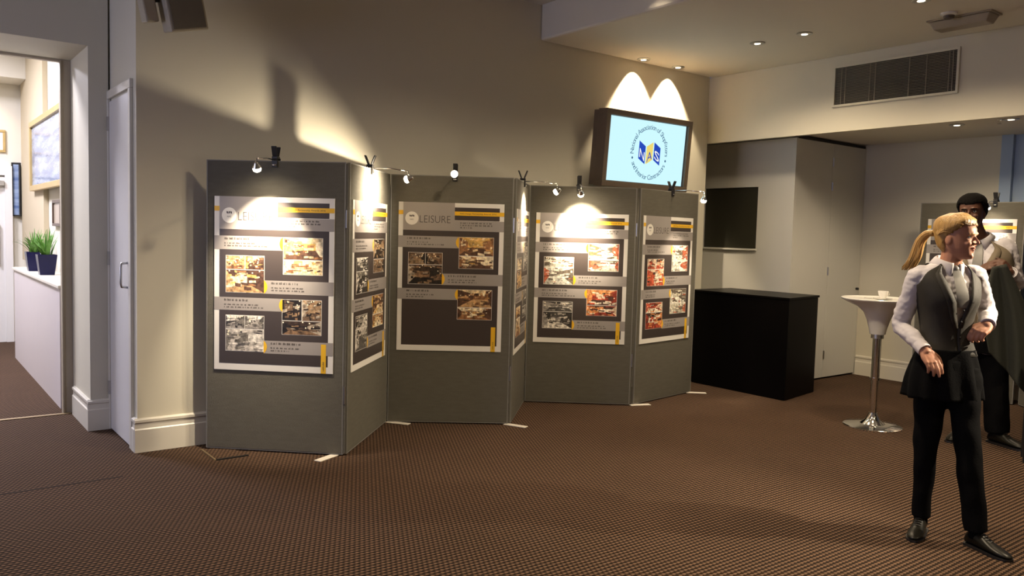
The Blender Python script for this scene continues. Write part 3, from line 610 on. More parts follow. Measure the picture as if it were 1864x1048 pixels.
picture('framed_picture', 'gilt framed picture above the far door', frame((1.02, 12.098, 2.55), (1, 0, 0), (0, 1, 0), (0, 0, 1)), 0.30, 0.28, 0.03, GOLD, mat('pale_picture', (0.75, 0.75, 0.78), 0.3, var=0.1), 0.03)
def plant(x, y, label, seed, n=46, h=0.30):
    r = random.Random(seed); t = empty('potted_plant', (x, y, 1.03)); tag(t, label, 'plant')
    p = MB(); p.rings([[Vector((sx*w, sy*w, z)) for sx, sy in ((-1, -1), (1, -1), (1, 1), (-1, 1))] for w, z in ((0.062, 0.0), (0.085, 0.20), (0.078, 0.20), (0.072, 0.17))]); p.build('pot', POT, t, bevel=0.006)
    MB().box((-0.073, -0.073, 0.172), (0.073, 0.073, 0.185)).build('soil', mat('soil', (0.03, 0.02, 0.012), 0.95, var=0.2), t)
    f = MB()
    for i in range(n):
        a = r.uniform(0, 2*PI); L_ = h*r.uniform(0.6, 1.1); sp = r.uniform(0.25, 1.0)*(0.6 if math.cos(a) > 0 else 1); b = Vector((0.05*math.cos(a)*r.random(), 0.05*math.sin(a)*r.random(), 0.186)); sd = Vector((-math.sin(a), math.cos(a), 0)); dr = Vector((math.cos(a), math.sin(a), 0))
        rows = [(b + dr*(sp*L_*t_*0.75) + Vector((0, 0, L_*(t_ - 0.55*sp*t_*t_))), 0.009*(1-t_)**0.7+0.001) for t_ in (0, 0.3, 0.6, 0.85, 1)]
        vs = []; 
        for c_, w_ in rows: vs += [c_-sd*w_, c_+sd*w_ + Vector((0, 0, 0.002))]
        f.add(vs, [(2*k, 2*k+1, 2*k+3, 2*k+2) for k in range(4)])
    o = f.build('foliage', LEAF, t); o['kind'] = 'stuff'
plant(1.19, 9.75, 'spiky green plant in a cobalt pot on the half wall, the farther one', 3)
plant(1.20, 9.02, 'spiky green plant in a cobalt pot on the half wall, next to the jamb', 5, 60)
o = MB().prism([(-0.06, -0.05), (0.06, -0.05), (0.05, 0.05), (-0.05, 0.05)], 0, 0.22).build('white_card_holder', PORC, None, bevel=0.004); o.location = (1.25, 9.38, 1.03); tag(o, 'white card holder between the two cobalt plant pots', 'card holder')
for (x, y) in ((0.1, 8.4), (-0.2, 10.4)):  # unseen panels added to stand in for the far room's window daylight
    t = empty('added_panel_light', (x, y, ZC2)); tag(t, 'unseen cool panel light added to the far room in place of daylight', 'ceiling light', 'added far room panel lights')
    MB().box((-0.32, -0.32, -0.02), (0.32, 0.32, 0)).build('tray', WHPL, t)
    MB().box((-0.29, -0.29, -0.024), (0.29, 0.29, -0.0205)).build('diffuser', mat('added_cool_glow', (0.9, 0.9, 0.9), 0.5, emit=(0.85, 0.88, 1), estr=4, var=0.01), t)
    light('added_panel_lamp', 'AREA', (0, 0, -0.03), 130, COOL, t, None, sx=0.58, sy=0.58)
t = downlight(0.95, 11.8, 3.27, 'recessed downlight under the far room bulkhead', 12, 80, (0.1, 0.35, -1))

# ------------------------------------------------------------------ people
def skinmat(n, c): return mat(n, c, 0.5, var=0.06, vscale=25, spec=0.35)
def remesh(mb, voxel, it=3, fac=0.5, post=None):
    me = mb.mesh('tmp'); bm = bmesh.new(); bm.from_mesh(me); bmesh.ops.recalc_face_normals(bm, faces=bm.faces); bm.to_mesh(me); bm.free()
    o = bpy.data.objects.new('tmp', me); COL.objects.link(o)
    r = o.modifiers.new('r', 'REMESH'); r.mode = 'VOXEL'; r.voxel_size = voxel
    if it: sm = o.modifiers.new('s', 'SMOOTH'); sm.factor = fac; sm.iterations = it
    dg = bpy.context.evaluated_depsgraph_get(); out = bpy.data.meshes.new_from_object(o.evaluated_get(dg))
    bpy.data.objects.remove(o); bpy.data.meshes.remove(me)
    if post:
        n = len(out.vertices); co = np.empty(n*3); out.vertices.foreach_get('co', co); no = np.empty(n*3); out.vertices.foreach_get('normal', no)
        co = post(co.reshape(-1, 3), no.reshape(-1, 3)); out.vertices.foreach_set('co', co.ravel()); out.update()
    out.shade_smooth(); return out
def spline(pts, n=6):
    pts = [Vector(p) for p in pts]; out = []; P = [pts[0]*2-pts[1]] + pts + [pts[-1]*2-pts[-2]]
    for i in range(1, len(P)-2):
        for k in range(n):
            t = k/n; a, b, c, d = P[i-1], P[i], P[i+1], P[i+2]
            out.append(0.5*((2*b) + (c-a)*t + (2*a-5*b+4*c-d)*t*t + (3*b-a-3*c+d)*t*t*t))
    out.append(pts[-1]); return out
def interp(xs, n=6):
    out = []
    for i in range(len(xs)-1):
        for k in range(n): out.append(xs[i]+(xs[i+1]-xs[i])*k/n)
    return out+[xs[-1]]
def wrinkle(amp, sx, sy, sz, seed):
    off = Vector((seed*3.1, seed*1.7, seed))
    def f(co, no):
        d = np.array([noise.noise(Vector((c[0]*sx, c[1]*sy, c[2]*sz))+off) for c in co]); return co + no*(d*amp)[:, None]
    return f

def hand_parts(mb, wrist, d, nrm, side, k, curls, thumb_in=0.3, spread=0.0):
    """d: direction wrist to knuckles, nrm: palm side normal, side: towards the thumb"""
    d = Vector(d).normalized(); nrm = Vector(nrm); nrm = (nrm - d*nrm.dot(d)).normalized(); side = Vector(side); side = (side-d*side.dot(d)-nrm*side.dot(nrm)).normalized()
    offs = (0.030, 0.010, -0.010, -0.029); lens = (0.068, 0.076, 0.071, 0.055)
    tips = []
    for o_, L_, cu in zip(offs, lens, curls):
        kn = wrist + d*(0.086 - abs(o_-0.008)*0.25)*k + side*o_*k
        mb.tube([wrist + d*0.0*k + side*o_*0.55*k, wrist+d*0.04*k+side*o_*0.9*k+nrm*0.002*k, kn], [0.0135*k, 0.0145*k, 0.0115*k], 10)
        p = kn - d*0.006*k; dr = (d + side*o_*spread*30).normalized(); pts = [p]; ang = 0
        for seg, fr in enumerate((0.45, 0.30, 0.25)):
            ang += cu*(0.9 if seg == 0 else 1.0)
            v = (dr*math.cos(ang) + nrm*math.sin(ang)); p = p + v*L_*fr*k; pts.append(p)
        mb.tube(spline(pts, 3), interp([0.0100*k, 0.0092*k, 0.0085*k, 0.0068*k], 3), 10); mb.ball(pts[-1], 0.0070*k); tips.append(pts[-1])
    b = wrist + d*0.022*k + side*0.024*k
    v1 = (side*0.62 + d*0.7 + nrm*thumb_in).normalized(); v2 = (d*0.9 + nrm*(thumb_in+0.15) + side*0.1).normalized()
    q1 = b+v1*0.042*k; q2 = q1+v2*0.032*k; q3 = q2+(v2+nrm*0.2).normalized()*0.026*k
    mb.tube(spline([wrist+d*0.005*k+side*0.012*k, b, q1, q2, q3], 3), interp([0.014*k, 0.0155*k, 0.0115*k, 0.0105*k, 0.0075*k], 3), 10); mb.ball(q3, 0.0078*k)
    mb.ball(wrist + d*0.045*k, 0.03*k, 0.03*k, 0.03*k, Matrix((side*1.15, d*1.45, nrm*0.48)).transposed())
    return tips

HEADR = [(0.000, .064, .010, .026), (0.012, .082, .028, .040), (0.030, .087, .050, .052), (0.055, .087, .068, .061), (0.085, .089, .083, .067), (0.110, .088, .092, .071), (0.135, .093, .097, .074), (0.160, .091, .097, .074), (0.185, .078, .089, .067), (0.206, .052, .066, .050), (0.220, .018, .028, .020)]
def head_ring(C0, f, s, u, z, fr, bk, hw, k, n=28, grow=0.0):
    out = []
    for i in range(n):
        a = 2*PI*i/n; c_, s_ = math.cos(a), math.sin(a); e = 0.88
        x = math.copysign(abs(s_)**e, s_)*(hw+grow); y = math.copysign(abs(c_)**e, c_)*((fr if c_ > 0 else bk)+grow)
        out.append(C0 + (f*y + s*x + u*z)*k)
    return out
def build_head(mb, chin, f, s, u, k, neck_base, nr, female):
    mb.rings([head_ring(chin, f, s, u, *r, k) for r in HEADR])
    L = lambda a, b, c: chin + (f*a + s*b + u*c)*k
    nw = 1.0 if female else 1.25
    mb.tube([L(.085, 0, .128), L(.098, 0, .108), L(.110, 0, .090), L(.112, 0, .083)], [.005*k, .0055*k*nw, .0075*k*nw, .006*k*nw], 10); mb.ball(L(.107, 0, .0865), .0078*k*nw)
    for sg in (-1, 1):
        mb.ball(L(.097, sg*.0085*nw, .082), .006*k*nw)
        mb.ball(L(.072, sg*.034, .083), .018*k, .018*k, .016*k)                     # cheek
        mb.tube([L(.088, sg*.010, .131), L(.089, sg*.028, .136), L(.074, sg*.048, .130)], .0075*k, 8)  # brow
        mb.ball(L(-.008, sg*.071, .098), .012*k, .012*k, .012*k, Matrix((f*1.45, s*0.65, u*2.4)).transposed())  # ear
    lip = 1.0 if female else 1.35
    mb.tube([L(.080, -.022, .058), L(.092, -.008, .0615), L(.0925, 0, .060), L(.092, .008, .0615), L(.080, .022, .058)], [.002*k, .0048*k*lip, .005*k*lip, .0048*k*lip, .002*k], 8)
    mb.tube([L(.080, -.020, .055), L(.091, 0, .0495), L(.080, .020, .055)], [.002*k, .006*k*lip, .002*k], 8)
    mb.ball(L(.076, 0, .018), .016*k)
    mb.tube([L(-.012, 0, .065), L(-.012, 0, .02), neck_base*0.5 + L(-.005, 0, -.01)*0.5, neck_base], [nr*0.98, nr, nr*1.02, nr*1.2], 16)
    return L
def socket_post(chin, f, s, u, k):
    C_, F_, S_, U_ = (np.array(v) for v in (chin, f, s, u))
    def post(co, no):
        d = (co - C_)/k; a, b, c = d@F_, d@S_, d@U_; front = (a > 0.04)
        for sg in (-1, 1):
            w = np.exp(-(((b-sg*0.031)/0.015)**2 + ((c-0.116)/0.010)**2))*front; co = co - np.outer(w*0.0075*k, F_)
        w = np.exp(-((b/0.018)**2 + ((c-0.0558)/0.0022)**2))*front; co = co - np.outer(w*0.004*k, F_)
        return co
    return post

def torso_rings(C_, s, g, spec, grow=0.0, n=36, e=0.85):
    """spec rows: (centre, half width, front depth, back depth)"""
    rs = []
    for c, w, fd, bd in spec:
        r = []
        for i in range(n):
            a = 2*PI*i/n; ca, sa = math.cos(a), math.sin(a)
            r.append(Vector(c) + s*math.copysign(abs(ca)**e, ca)*(w+grow) + g*math.copysign(abs(sa)**e, sa)*((fd if sa > 0 else bd)+grow))
        rs.append(r)
    return rs
def resample(spec, n):
    out = []
    m = len(spec)-1
    for i in range(n):
        t = i/(n-1)*m; j = min(int(t), m-1); q = t-j
        P = [spec[max(j-1, 0)], spec[j], spec[j+1], spec[min(j+2, m)]]
        def cr(a, b, c, d): return 0.5*((2*b) + (c-a)*q + (2*a-5*b+4*c-d)*q*q + (3*b-a-3*c+d)*q*q*q)
        out.append((cr(*[Vector(p[0]) for p in P]), *[cr(*[p[k] for p in P]) for k in (1, 2, 3)]))
    return out

def shoe(name, ankle, toe_dir, parent, k, m, solem, heel_h=0.0, dz=0.0):
    td = Vector((toe_dir.x, toe_dir.y, 0)).normalized(); sd = Vector((-td.y, td.x, 0)); b = Vector((ankle.x, ankle.y, dz)) - td*0.055*k
    def L(x, y, z): return b + td*x*k + sd*y*k + Vector((0, 0, z*k))
    rows = [(0.0, .026, .012, .050), (.012, .034, .012, .085), (.045, .036, .012, .105), (.08, .037, .012, .102), (.11, .038, .012, .085), (.15, .043, .012, .066), (.195, .045, .012, .052), (.235, .040, .012, .044), (.262, .028, .013, .034), (.276, .012, .015, .026)]
    rs = []
    for x, hw, z0, z1 in rows:
        r = []
        for i in range(16):
            a = 2*PI*i/16; ca, sa = math.cos(a), math.sin(a); zc, hz = (z0+z1)/2, (z1-z0)/2
            taper = 1 - 0.35*max(0, sa)
            r.append(L(x, math.copysign(abs(ca)**.8, ca)*hw*taper, zc + math.copysign(abs(sa)**.8, sa)*hz))
        rs.append(r)
    o = MB().rings(rs).build(name, m, parent, smooth=True); o.modifiers.new('sub', 'SUBSURF').levels = 1; o.modifiers['sub'].render_levels = 1
    pts = [(x, hw+.004) for x, hw, _, _ in rows]; out = [(x, w) for x, w in pts] + [(x, -w) for x, w in reversed(pts)]
    so = MB(); so.add([L(x, y, .001) for x, y in out] + [L(x, y, .0125) for x, y in out], [tuple(range(len(out)-1, -1, -1)), tuple(range(len(out), 2*len(out)))] + [(i, (i+1) % len(out), len(out)+(i+1) % len(out), len(out)+i) for i in range(len(out))])
    so.build('sole', solem, o)
    lc = MB()
    for j in range(4):
        x = .105+j*.016; z = .0915-j*.0085; lc.tube([L(x, -.018, z-.004), L(x+.004, 0, z+.002), L(x, .018, z-.004)], .0025*k, 6)
    lc.build('laces', BLKP, o)
    return o

def person(root, lab, J, g, hf, hu, S, female, skin, hairm, vestm, troum, tie_m, curls, shirtm, tspec, sleeves, legs, headk, apron=False):
    g = Vector(g).normalized(); s = Vector((-g.y, g.x, 0))                       # s: towards the person's left
    t = empty('person', root); tag(t, lab, 'person'); inv = Matrix.Translation(-Vector(root))
    def fix(o): 
        o.data.transform(inv); return o
    tsp = resample(tspec, 30)
    # --- body
    mb = MB(); mb.rings(torso_rings(None, s, g, tsp, -0.018))
    hu = Vector(hu).normalized(); hf = Vector(hf); hf = (hf-hu*hf.dot(hu)).normalized(); hs = hu.cross(hf)
    L = build_head(mb, J['chin'], hf, hs, hu, headk, J['neck'], (0.052 if female else 0.062)*S, female)
    for side in ('R', 'L'):
        sh, el, wr, kd, pn, ts = (J[side+k_] for k_ in ('sh', 'el', 'wr', 'hd', 'pn', 'th'))
        mb.tube(spline([tsp[-5][0]*0.4+sh*0.6, sh, (sh+el)/2, el, (el+wr)/2, wr, wr+(kd-wr).normalized()*0.02], 4), interp([.04*S, .044*S, .040*S, .034*S, .034*S, .024*S, .022*S], 4), 14)
        hand_parts(mb, wr, kd-wr, pn, ts, S*(1.0 if female else 1.08), curls[side])
        hp, kn, an = (J[side+k_] for k_ in ('hip', 'kn', 'an'))
        mb.tube(spline([hp+Vector((0, 0, .06)), hp, (hp+kn)/2, kn, (kn+an)/2, an, an-Vector((0, 0, .04))], 4), interp([.06*S, .066*S, .06*S, .045*S, .042*S, .03*S, .03*S], 4), 14)
        td = Vector(J[side+'toe']); mb.tube([an-Vector((0, 0, .035)), an+td*0.05-Vector((0, 0, .045))], [.027*S, .022*S], 10)
    bm_ = remesh(mb, 0.004 if female else 0.0045, 4, 0.5, socket_post(J['chin'], hf, hs, hu, headk))
    lipm = mat('lips_'+skin.name, tuple(c*f_ for c, f_ in zip(skin.node_tree.nodes['Principled BSDF'].inputs['Base Color'].default_value[:3], (0.8, 0.55, 0.55))), 0.4, var=0.03)
    bm_.materials.append(skin); bm_.materials.append(lipm); bm_.materials.append(hairm)
    n = len(bm_.polygons); ce = np.empty(n*3); bm_.polygons.foreach_get('center', ce); d = (ce.reshape(-1, 3)-np.array(J['chin']))/headk
    a, b_, c = d@np.array(hf), d@np.array(hs), d@np.array(hu); mi = np.zeros(n, dtype=np.int32)
    mi[(a > .078) & (abs(b_) < .022) & (c > .044) & (c < .066)] = 1
    mi[(a > .06) & (abs(b_) > .012) & (abs(b_) < .047) & (c > .129) & (c < .136)] = 2
    bm_.polygons.foreach_set('material_index', mi)
    fix(link('body', bm_, skin, t))
    eyw, eyd = mat('eye_white', (0.6, 0.56, 0.5), 0.2, var=0.02), mat('eye_dark', (0.03, 0.02, 0.015), 0.15, var=0.02)
    for sg in (-1, 1):
        ey = fix(MB().ball(L(.0705, sg*.031, .1165), .0115*headk).build('eye', eyw, t, smooth=True))
        fix(MB().ball(L(.0775, sg*.031, .1165), .0058*headk).build('iris', eyd, ey, smooth=True))
        fix(MB().tube([L(.078, sg*.016, .1195), L(.0835, sg*.031, .1225), L(.074, sg*.045, .118)], [.0012, .002*headk, .0012], 6).build('eyelash', eyd, ey))
    # --- shirt
    mb = MB(); mb.rings(torso_rings(None, s, g, tsp, 0.0))
    for side in ('R', 'L'):
        sh, el, wr = J[side+'sh'], J[side+'el'], J[side+'wr']; r = sleeves[side]
        mb.tube(spline([tsp[-5][0]*0.35+sh*0.65, sh, sh*0.5+el*0.5, el, el*0.5+wr*0.5, wr], 5), interp(r, 5), 18); mb.ball(sh, r[1]*0.98)
    def wr_post(co, no):
        d1 = np.array([noise.noise(Vector((c[0]*18, c[1]*18, c[2]*34))) + 0.5*noise.noise(Vector((c[0]*45, c[1]*45, c[2]*60))) for c in co]); return co + no*(d1*0.006)[:, None]
    so = fix(link('shirt', remesh(mb, 0.007, 3, 0.5, wr_post), shirtm, t))
    for side in ('R', 'L'):
        el, wr = J[side+'el'], J[side+'wr']; dd = (wr-el).normalized(); rr = sleeves[side][-1]+0.0035
        c_ = MB(); ring = lambda p, r_: [p + X*math.cos(2*PI*k_/20)*r_ + Y*math.sin(2*PI*k_/20)*r_ for k_ in range(20)]
        X = dd.orthogonal().normalized(); Y = dd.cross(X)
        c_.rings([ring(wr-dd*0.055, rr), ring(wr-dd*0.03, rr+.0015), ring(wr+dd*0.004, rr), ring(wr+dd*0.004, rr-.006), ring(wr-dd*0.03, rr-.005)], False, False); fix(c_.build('cuff', shirtm, so, smooth=40))
    # collar
    nb = J['neck']; nr = (0.058 if female else 0.068)*S; nd = (J['chin'] + (hf*-.012+hu*.03)*headk - nb).normalized(); cl = MB(); n_ = 40
    X = (g - nd*g.dot(nd)).normalized(); Y = nd.cross(X); rows = []
    for hgt, ro in ((-0.012, 0.004), (0.030, 0.002), (0.034, 0.006), (0.026, 0.014), (-0.012, 0.030)):
        row = []
        for i in range(n_):
            a = math.radians(14) + (2*PI-2*math.radians(14))*i/(n_-1); fr = max(0, math.cos(a))**6; h2 = hgt; r2 = nr+ro
            if ro > 0.02: h2 -= 0.038*fr; r2 += 0.012*fr
            row.append(nb + X*math.cos(a)*r2*1.05 + Y*math.sin(a)*r2 + nd*(h2+0.012) )
        rows.append(row)
    cl.rings(rows, False, False, closed=False); co_ = fix(cl.build('collar', shirtm, so, smooth=50)); md = co_.modifiers.new('sol', 'SOLIDIFY'); md.thickness = 0.002
    # --- tie
    def front(tq, across=0.0, off=0.01):
        j = max(0, min(len(tsp)-1, tq*(len(tsp)-1))); i0 = int(j); i1 = min(i0+1, len(tsp)-1); q = j-i0
        c0 = tsp[i0][0]*(1-q)+tsp[i1][0]*q; w = tsp[i0][1]*(1-q)+tsp[i1][1]*q; fd = tsp[i0][2]*(1-q)+tsp[i1][2]*q
        sa = math.sqrt(max(0, 1-(abs(across)/w)**2.3)); return c0 + s*across + g*(fd*sa**0.85+off)
    tk = nb + g*(nr+0.012) - Vector((0, 0, 0.006))
    tb_ = MB(); tb_.ball(tk, 0.02*S, 0.016*S, 0.022*S, Matrix((s, g, Vector((0, 0, 1)))).transposed())
    rows = []
    for k_ in range(9):
        q = k_/8; ctr = front(0.93-0.42*q, 0, 0.012); w = (0.016+0.022*q)*S
        if k_ == 0: ctr = tk - Vector((0, 0, 0.012))
        rows.append([ctr - s*w, ctr + g*0.004 , ctr + s*w, ctr - g*0.004])
    tb_.rings(rows); fix(tb_.build('tie', tie_m, t, smooth=40))
    # --- waistcoat
    vsp = resample(tspec, 60); i0, i1 = (14, 57) if female else (10, 57); vsp = vsp[i0:i1]; nv = len(vsp)
    vb, ta = (0.22, 0.58) if female else (0.36, 0.58)
    def vlim(tq): return 0.0 if tq <= vb else 0.62*((tq-vb)/(1-vb))**0.85
    def vpt(k_, ca, sa, off):
        c0, w, fd, bd = vsp[k_]; e = 0.85
        return c0 + s*math.copysign(abs(ca)**e, ca)*(w+off) + g*math.copysign(abs(sa)**e, sa)*((fd if sa > 0 else bd)+off)
    vm = MB(); NC = 14
    for sg in (-1, 1):
        for frontal in (True, False):
            rows = []
            for k_ in range(nv):
                tq = k_/(nv-1); arm = 0 if tq < ta else ((tq-ta)/(1-ta))**0.55*0.85
                a0 = (math.asin(vlim(tq)) if frontal else 0.0); a1 = max(PI/2 - arm*(1.0 if frontal else 0.75), a0+0.12); row = []
                for q in range(NC+1):
                    a = a0 + (a1-a0)*q/NC; row.append(vpt(k_, sg*math.sin(a), math.cos(a)*(1 if frontal else -1), 0.010 + (0.002 if frontal and sg > 0 else 0)))
                rows.append(row)
            vm.rings(rows, False, False, closed=False)
    me = vm.mesh('waistcoat'); bmq = bmesh.new(); bmq.from_mesh(me); bmesh.ops.remove_doubles(bmq, verts=bmq.verts, dist=0.0006); bmesh.ops.recalc_face_normals(bmq, faces=bmq.faces); bmq.to_mesh(me); bmq.free(); me.shade_smooth()
    vo = fix(link('waistcoat', me, vestm, t)); md = vo.modifiers.new('sol', 'SOLIDIFY'); md.thickness = 0.005; md.offset = 1
    for sg in (-1, 1):                                                                # lapel edge bands
        lp = MB(); rows = []
        for k_ in range(12):
            q = k_/11; tq = vb+(0.985-vb)*q; lim = vlim(tq); r0 = vsp[min(nv-1, int(tq*(nv-1)))]
            def pt(cc, off):
                cc = min(cc, 0.97); return r0[0] + s*sg*cc**0.85*(r0[1]+.012) + g*(math.sqrt(1-cc*cc)**0.85*(r0[2]+off))
            lw = 0.06+0.20*math.sin(PI*min(1, q*1.15+0.05))**0.6; rows.append([pt(max(lim-.01, .005), .017), pt(lim+lw, .0225), pt(lim+lw, .012)])
        lp.rings(rows, False, False, closed=False); lo_ = fix(lp.build('lapel', vestm, vo, smooth=True)); md = lo_.modifiers.new('sol', 'SOLIDIFY'); md.thickness = 0.003
    for k_ in range(4):
        tq = 0.06+0.105*k_; r0 = vsp[int(tq*(nv-1))]; p = r0[0] + g*(r0[2]+.018) + s*(0.012)
        fix(MB().ball(p, .006, .006, .006, Matrix((s, g*0.5, Vector((0, 0, 1)))).transposed(), 10, 6).build('button', BLKP, vo, smooth=True))
    # --- trousers
    mb = MB(); pel = [q for q in tspec[:3]]; pr = torso_rings(None, s, g, resample(pel, 8), 0.012); mb.rings(pr)
    for side in ('R', 'L'):
        hp, kn, an = J[side+'hip'], J[side+'kn'], J[side+'an']; r = legs[side]
        mb.tube(spline([hp+Vector((0, 0, .07)), hp, hp*0.5+kn*0.5, kn, kn*0.5+an*0.5, an-Vector((0, 0, .015))], 5), interp(r, 5), 20)
    fix(link('trousers', remesh(mb, 0.008, 3, 0.5, wrinkle(0.008, 14, 14, 9, 3)), troum, t))
    for side in ('R', 'L'):
        an = J[side+'an']; fix(MB().tube([an+Vector((0, 0, .03)), an-Vector((0, 0, .02)), an-Vector((0, 0, .05))], [.034*S, .034*S, .036*S], 14).build('sock', BLKC, t, smooth=True))
    for side in ('R', 'L'): fix(shoe('shoe', J[side+'an'], Vector(J[side+'toe']), t, S*(0.93 if female else 1.08), J['shoe_m'], BLKP)) 
    for o in [c_ for c_ in t.children if c_.name.startswith('shoe')]:
        for ch in o.children: ch.data.transform(inv)
    return t, L, tsp, s, g, hf, hs, hu, fix

SHIRT = mat('white_shirt', (0.70, 0.66, 0.68), 0.8, var=0.04, vscale=30, bump=0.1, bscale=200)
BLKC = mat('black_cloth', (0.0045, 0.0045, 0.005), 0.9, var=0.15, vscale=20, bump=0.15, bscale=120, spec=0.06)
VESTF = mat('grey_waistcoat_cloth', (0.028, 0.024, 0.017), 0.7, var=0.12, vscale=40, bump=0.15, bscale=300)
VESTM = mat('brown_waistcoat_cloth', (0.21, 0.165, 0.105), 0.75, var=0.1, vscale=40, bump=0.15, bscale=300)
TIEM = mat('silver_tie', (0.24, 0.23, 0.21), 0.4, var=0.06, vscale=60)
SHOEM = mat('black_leather', (0.010, 0.009, 0.006), 0.33, var=0.15, vscale=15, spec=0.22)
SKINF = skinmat('skin_light', (0.50, 0.24, 0.15)); SKINM = skinmat('skin_deep', (0.12, 0.052, 0.030))
BLOND = mat('blond_hair', (0.46, 0.27, 0.085), 0.42, var=0.35, vscale=60, bump=0.4, bscale=160, stretch=(1, 1, 0.25))
BLKH = mat('black_hair', (0.006, 0.005, 0.0045), 0.95, var=0.3, vscale=80, bump=0.8, bscale=140, spec=0.1)

def plane_pt(root, tdir):
    tdir = Vector(tdir)
    def W(px, py, b=0.0):
        d = ray(px, py); o = Vector(root) - tdir*b; k = ((o-CAMP).dot(tdir))/d.dot(tdir); return CAMP + d*k
    return W
def toward(root):
    v = Vector((root[0], root[1], 0)).normalized(); a = Vector((v.y, -v.x, 0)); return v, a      # away from camera, image right
# the woman crossing the carpet
RW = (4.43, 1.86, 0); tw, aw = toward(RW); Wp = plane_pt(RW, tw)
gW = (aw*0.56 - tw*0.83).normalized()
def flo(v, z=0.085): return Vector((v.x, v.y, z))
JW = dict(neck=Wp(1724, 487, 0.0), chin=Wp(1737, 471, 0.02),
    Rsh=Wp(1670, 504, 0.05), Rel=Wp(1640, 590, 0.0), Rwr=Wp(1683, 637, 0.155),
    Lsh=Wp(1775, 501, -0.05), Lel=Wp(1797, 567, -0.20), Lwr=Wp(1798, 591, 0.0),
    Rhip=Wp(1698, 690, 0.02), Rkn=Wp(1684, 815, 0.03), Ran=flo(Wp(1676, 945, -0.02), 0.10),
    Lhip=Wp(1752, 690, -0.02), Lkn=Wp(1762, 820, 0.06), Lan=flo(Wp(1776, 972, 0.07), 0.10))
JW['Rhd'] = Wp(1703, 668, 0.20); JW['Rpn'] = (aw*-0.3 + tw*0.6 + Vector((0, 0, -0.45))); JW['Rth'] = (aw*0.7 - tw*0.5 + Vector((0, 0, 0.3)))
JW['Lhd'] = Wp(1780, 605, 0.06); JW['Lpn'] = (aw*-0.2 - tw*-0.4 + Vector((0, 0, -1))); JW['Lth'] = (-tw*0.8 - aw*0.3 + Vector((0, 0, 0.2)))
JW['Rtoe'] = (-tw*0.95 - aw*0.12); JW['Ltoe'] = (aw*0.72 - tw*0.62); JW['shoe_m'] = SHOEM
def tsW(px, py, w, f, b_, bb=0.0): return (Wp(px, py, bb), w, f, b_)
tspW = [tsW(1724, 722, .150, .10, .10), tsW(1724, 690, .168, .105, .125), tsW(1723, 650, .138, .094, .095), tsW(1721, 612, .110, .086, .080), tsW(1721, 575, .118, .100, .086), tsW(1722, 543, .138, .130, .095), tsW(1722, 515, .150, .110, .095), tsW(1723, 497, .146, .078, .082), tsW(1724, 486, .108, .064, .072), tsW(1724, 478, .070, .052, .060)]
hfW = (aw*0.93 - tw*0.36 + Vector((0, 0, -0.05))).normalized()
pW, LW, tspF, sW, gW, hfW, hsW, huW, fixW = person(RW, 'person in white shirt and grey waistcoat with a blond ponytail, walking past the bar table', JW, gW, hfW, Vector((0, 0, 1)) + aw*0.03, 1.0, True, SKINF, BLOND, VESTF, BLKC, TIEM,
    {'R': (0.22, 0.28, 0.36, 0.45), 'L': (0.6, 0.75, 0.85, 0.9)}, SHIRT, tspW, {'R': [.046, .052, .050, .047, .042, .032], 'L': [.046, .052, .050, .047, .042, .033]}, {'R': [.080, .083, .074, .057, .051, .047], 'L': [.080, .083, .072, .064, .059, .057]}, 1.0)
# apron round the hips
ap = MB(); sp = resample([tsW(1722, 633, .126, .094, .088), tsW(1720, 655, .146, .104, .104), tsW(1717, 690, .170, .118, .128), tsW(1715, 722, .182, .122, .134)], 14); rr = torso_rings(None, sW, gW, sp, 0.014, 72)
for k, r in enumerate(rr):
    for i in range(72): r[i] += (r[i]-sp[k][0]).normalized()*0.012*(k/13)*math.sin(i*0.9+k*0.2)
ap.rings(rr, False, False); o = fixW(ap.build('apron', BLKC, pW, smooth=True)); md = o.modifiers.new('sol', 'SOLIDIFY'); md.thickness = 0.004
# blond hair swept back to a ponytail
hc = MB(); HR2 = [(0.02, .0, .06, .05), (0.05, .0, .080, .066)] + [r for r in HEADR if r[0] > .06]; rs = []
NH = 64
for (z, fr, bk, hw) in resample([(Vector((0, 0, r[0])), r[1], r[2], r[3]) for r in HEADR[2:]] + [(Vector((0, 0, .226)), .006, .010, .006)], 36):
    z = z.z; puff = 0.007 + 0.016*max(0, (z-.13)/.09)
    ring = []
    for i in range(NH):
        a = 2*PI*i/NH; c_, s_ = math.cos(a), math.sin(a); yb = c_*(fr if c_ > 0 else bk); hb = .176 - max(0, (0.06-yb))*0.78 if yb > -0.03 else .03
        gr = 0.003 + (puff + 0.0022*math.sin(i*2.4+z*40))*max(0, min(1, (z-hb)/.03))
        x = math.copysign(abs(s_)**.88, s_)*(hw+gr); y = math.copysign(abs(c_)**.88, c_)*((fr if c_ > 0 else bk)+gr); ring.append((y, x, z + 0.010*max(0, (z-.17)/.05)))
    rs.append(ring)
vs = [LW(*p) for r in rs for p in r]; fs = []
for k in range(len(rs)-1):
    for i in range(NH):
        j = (i+1) % NH; y, x, z = rs[k][i]
        hl = .176 - max(0, (0.06-y))*0.78 if y > -0.030 else .03
        if z > hl: fs.append((k*NH+i, k*NH+j, (k+1)*NH+j, (k+1)*NH+i))
hc.add(vs, fs); me = hc.mesh('hair'); bq = bmesh.new(); bq.from_mesh(me); bmesh.ops.delete(bq, geom=[v for v in bq.verts if not v.link_faces], context='VERTS'); bmesh.ops.recalc_face_normals(bq, faces=bq.faces); bq.to_mesh(me); bq.free(); me.shade_smooth()
ho = fixW(link('hair', me, BLOND, pW)); md = ho.modifiers.new('sol', 'SOLIDIFY'); md.thickness = 0.006; md.offset = -1
lk = MB(); r5 = random.Random(5)
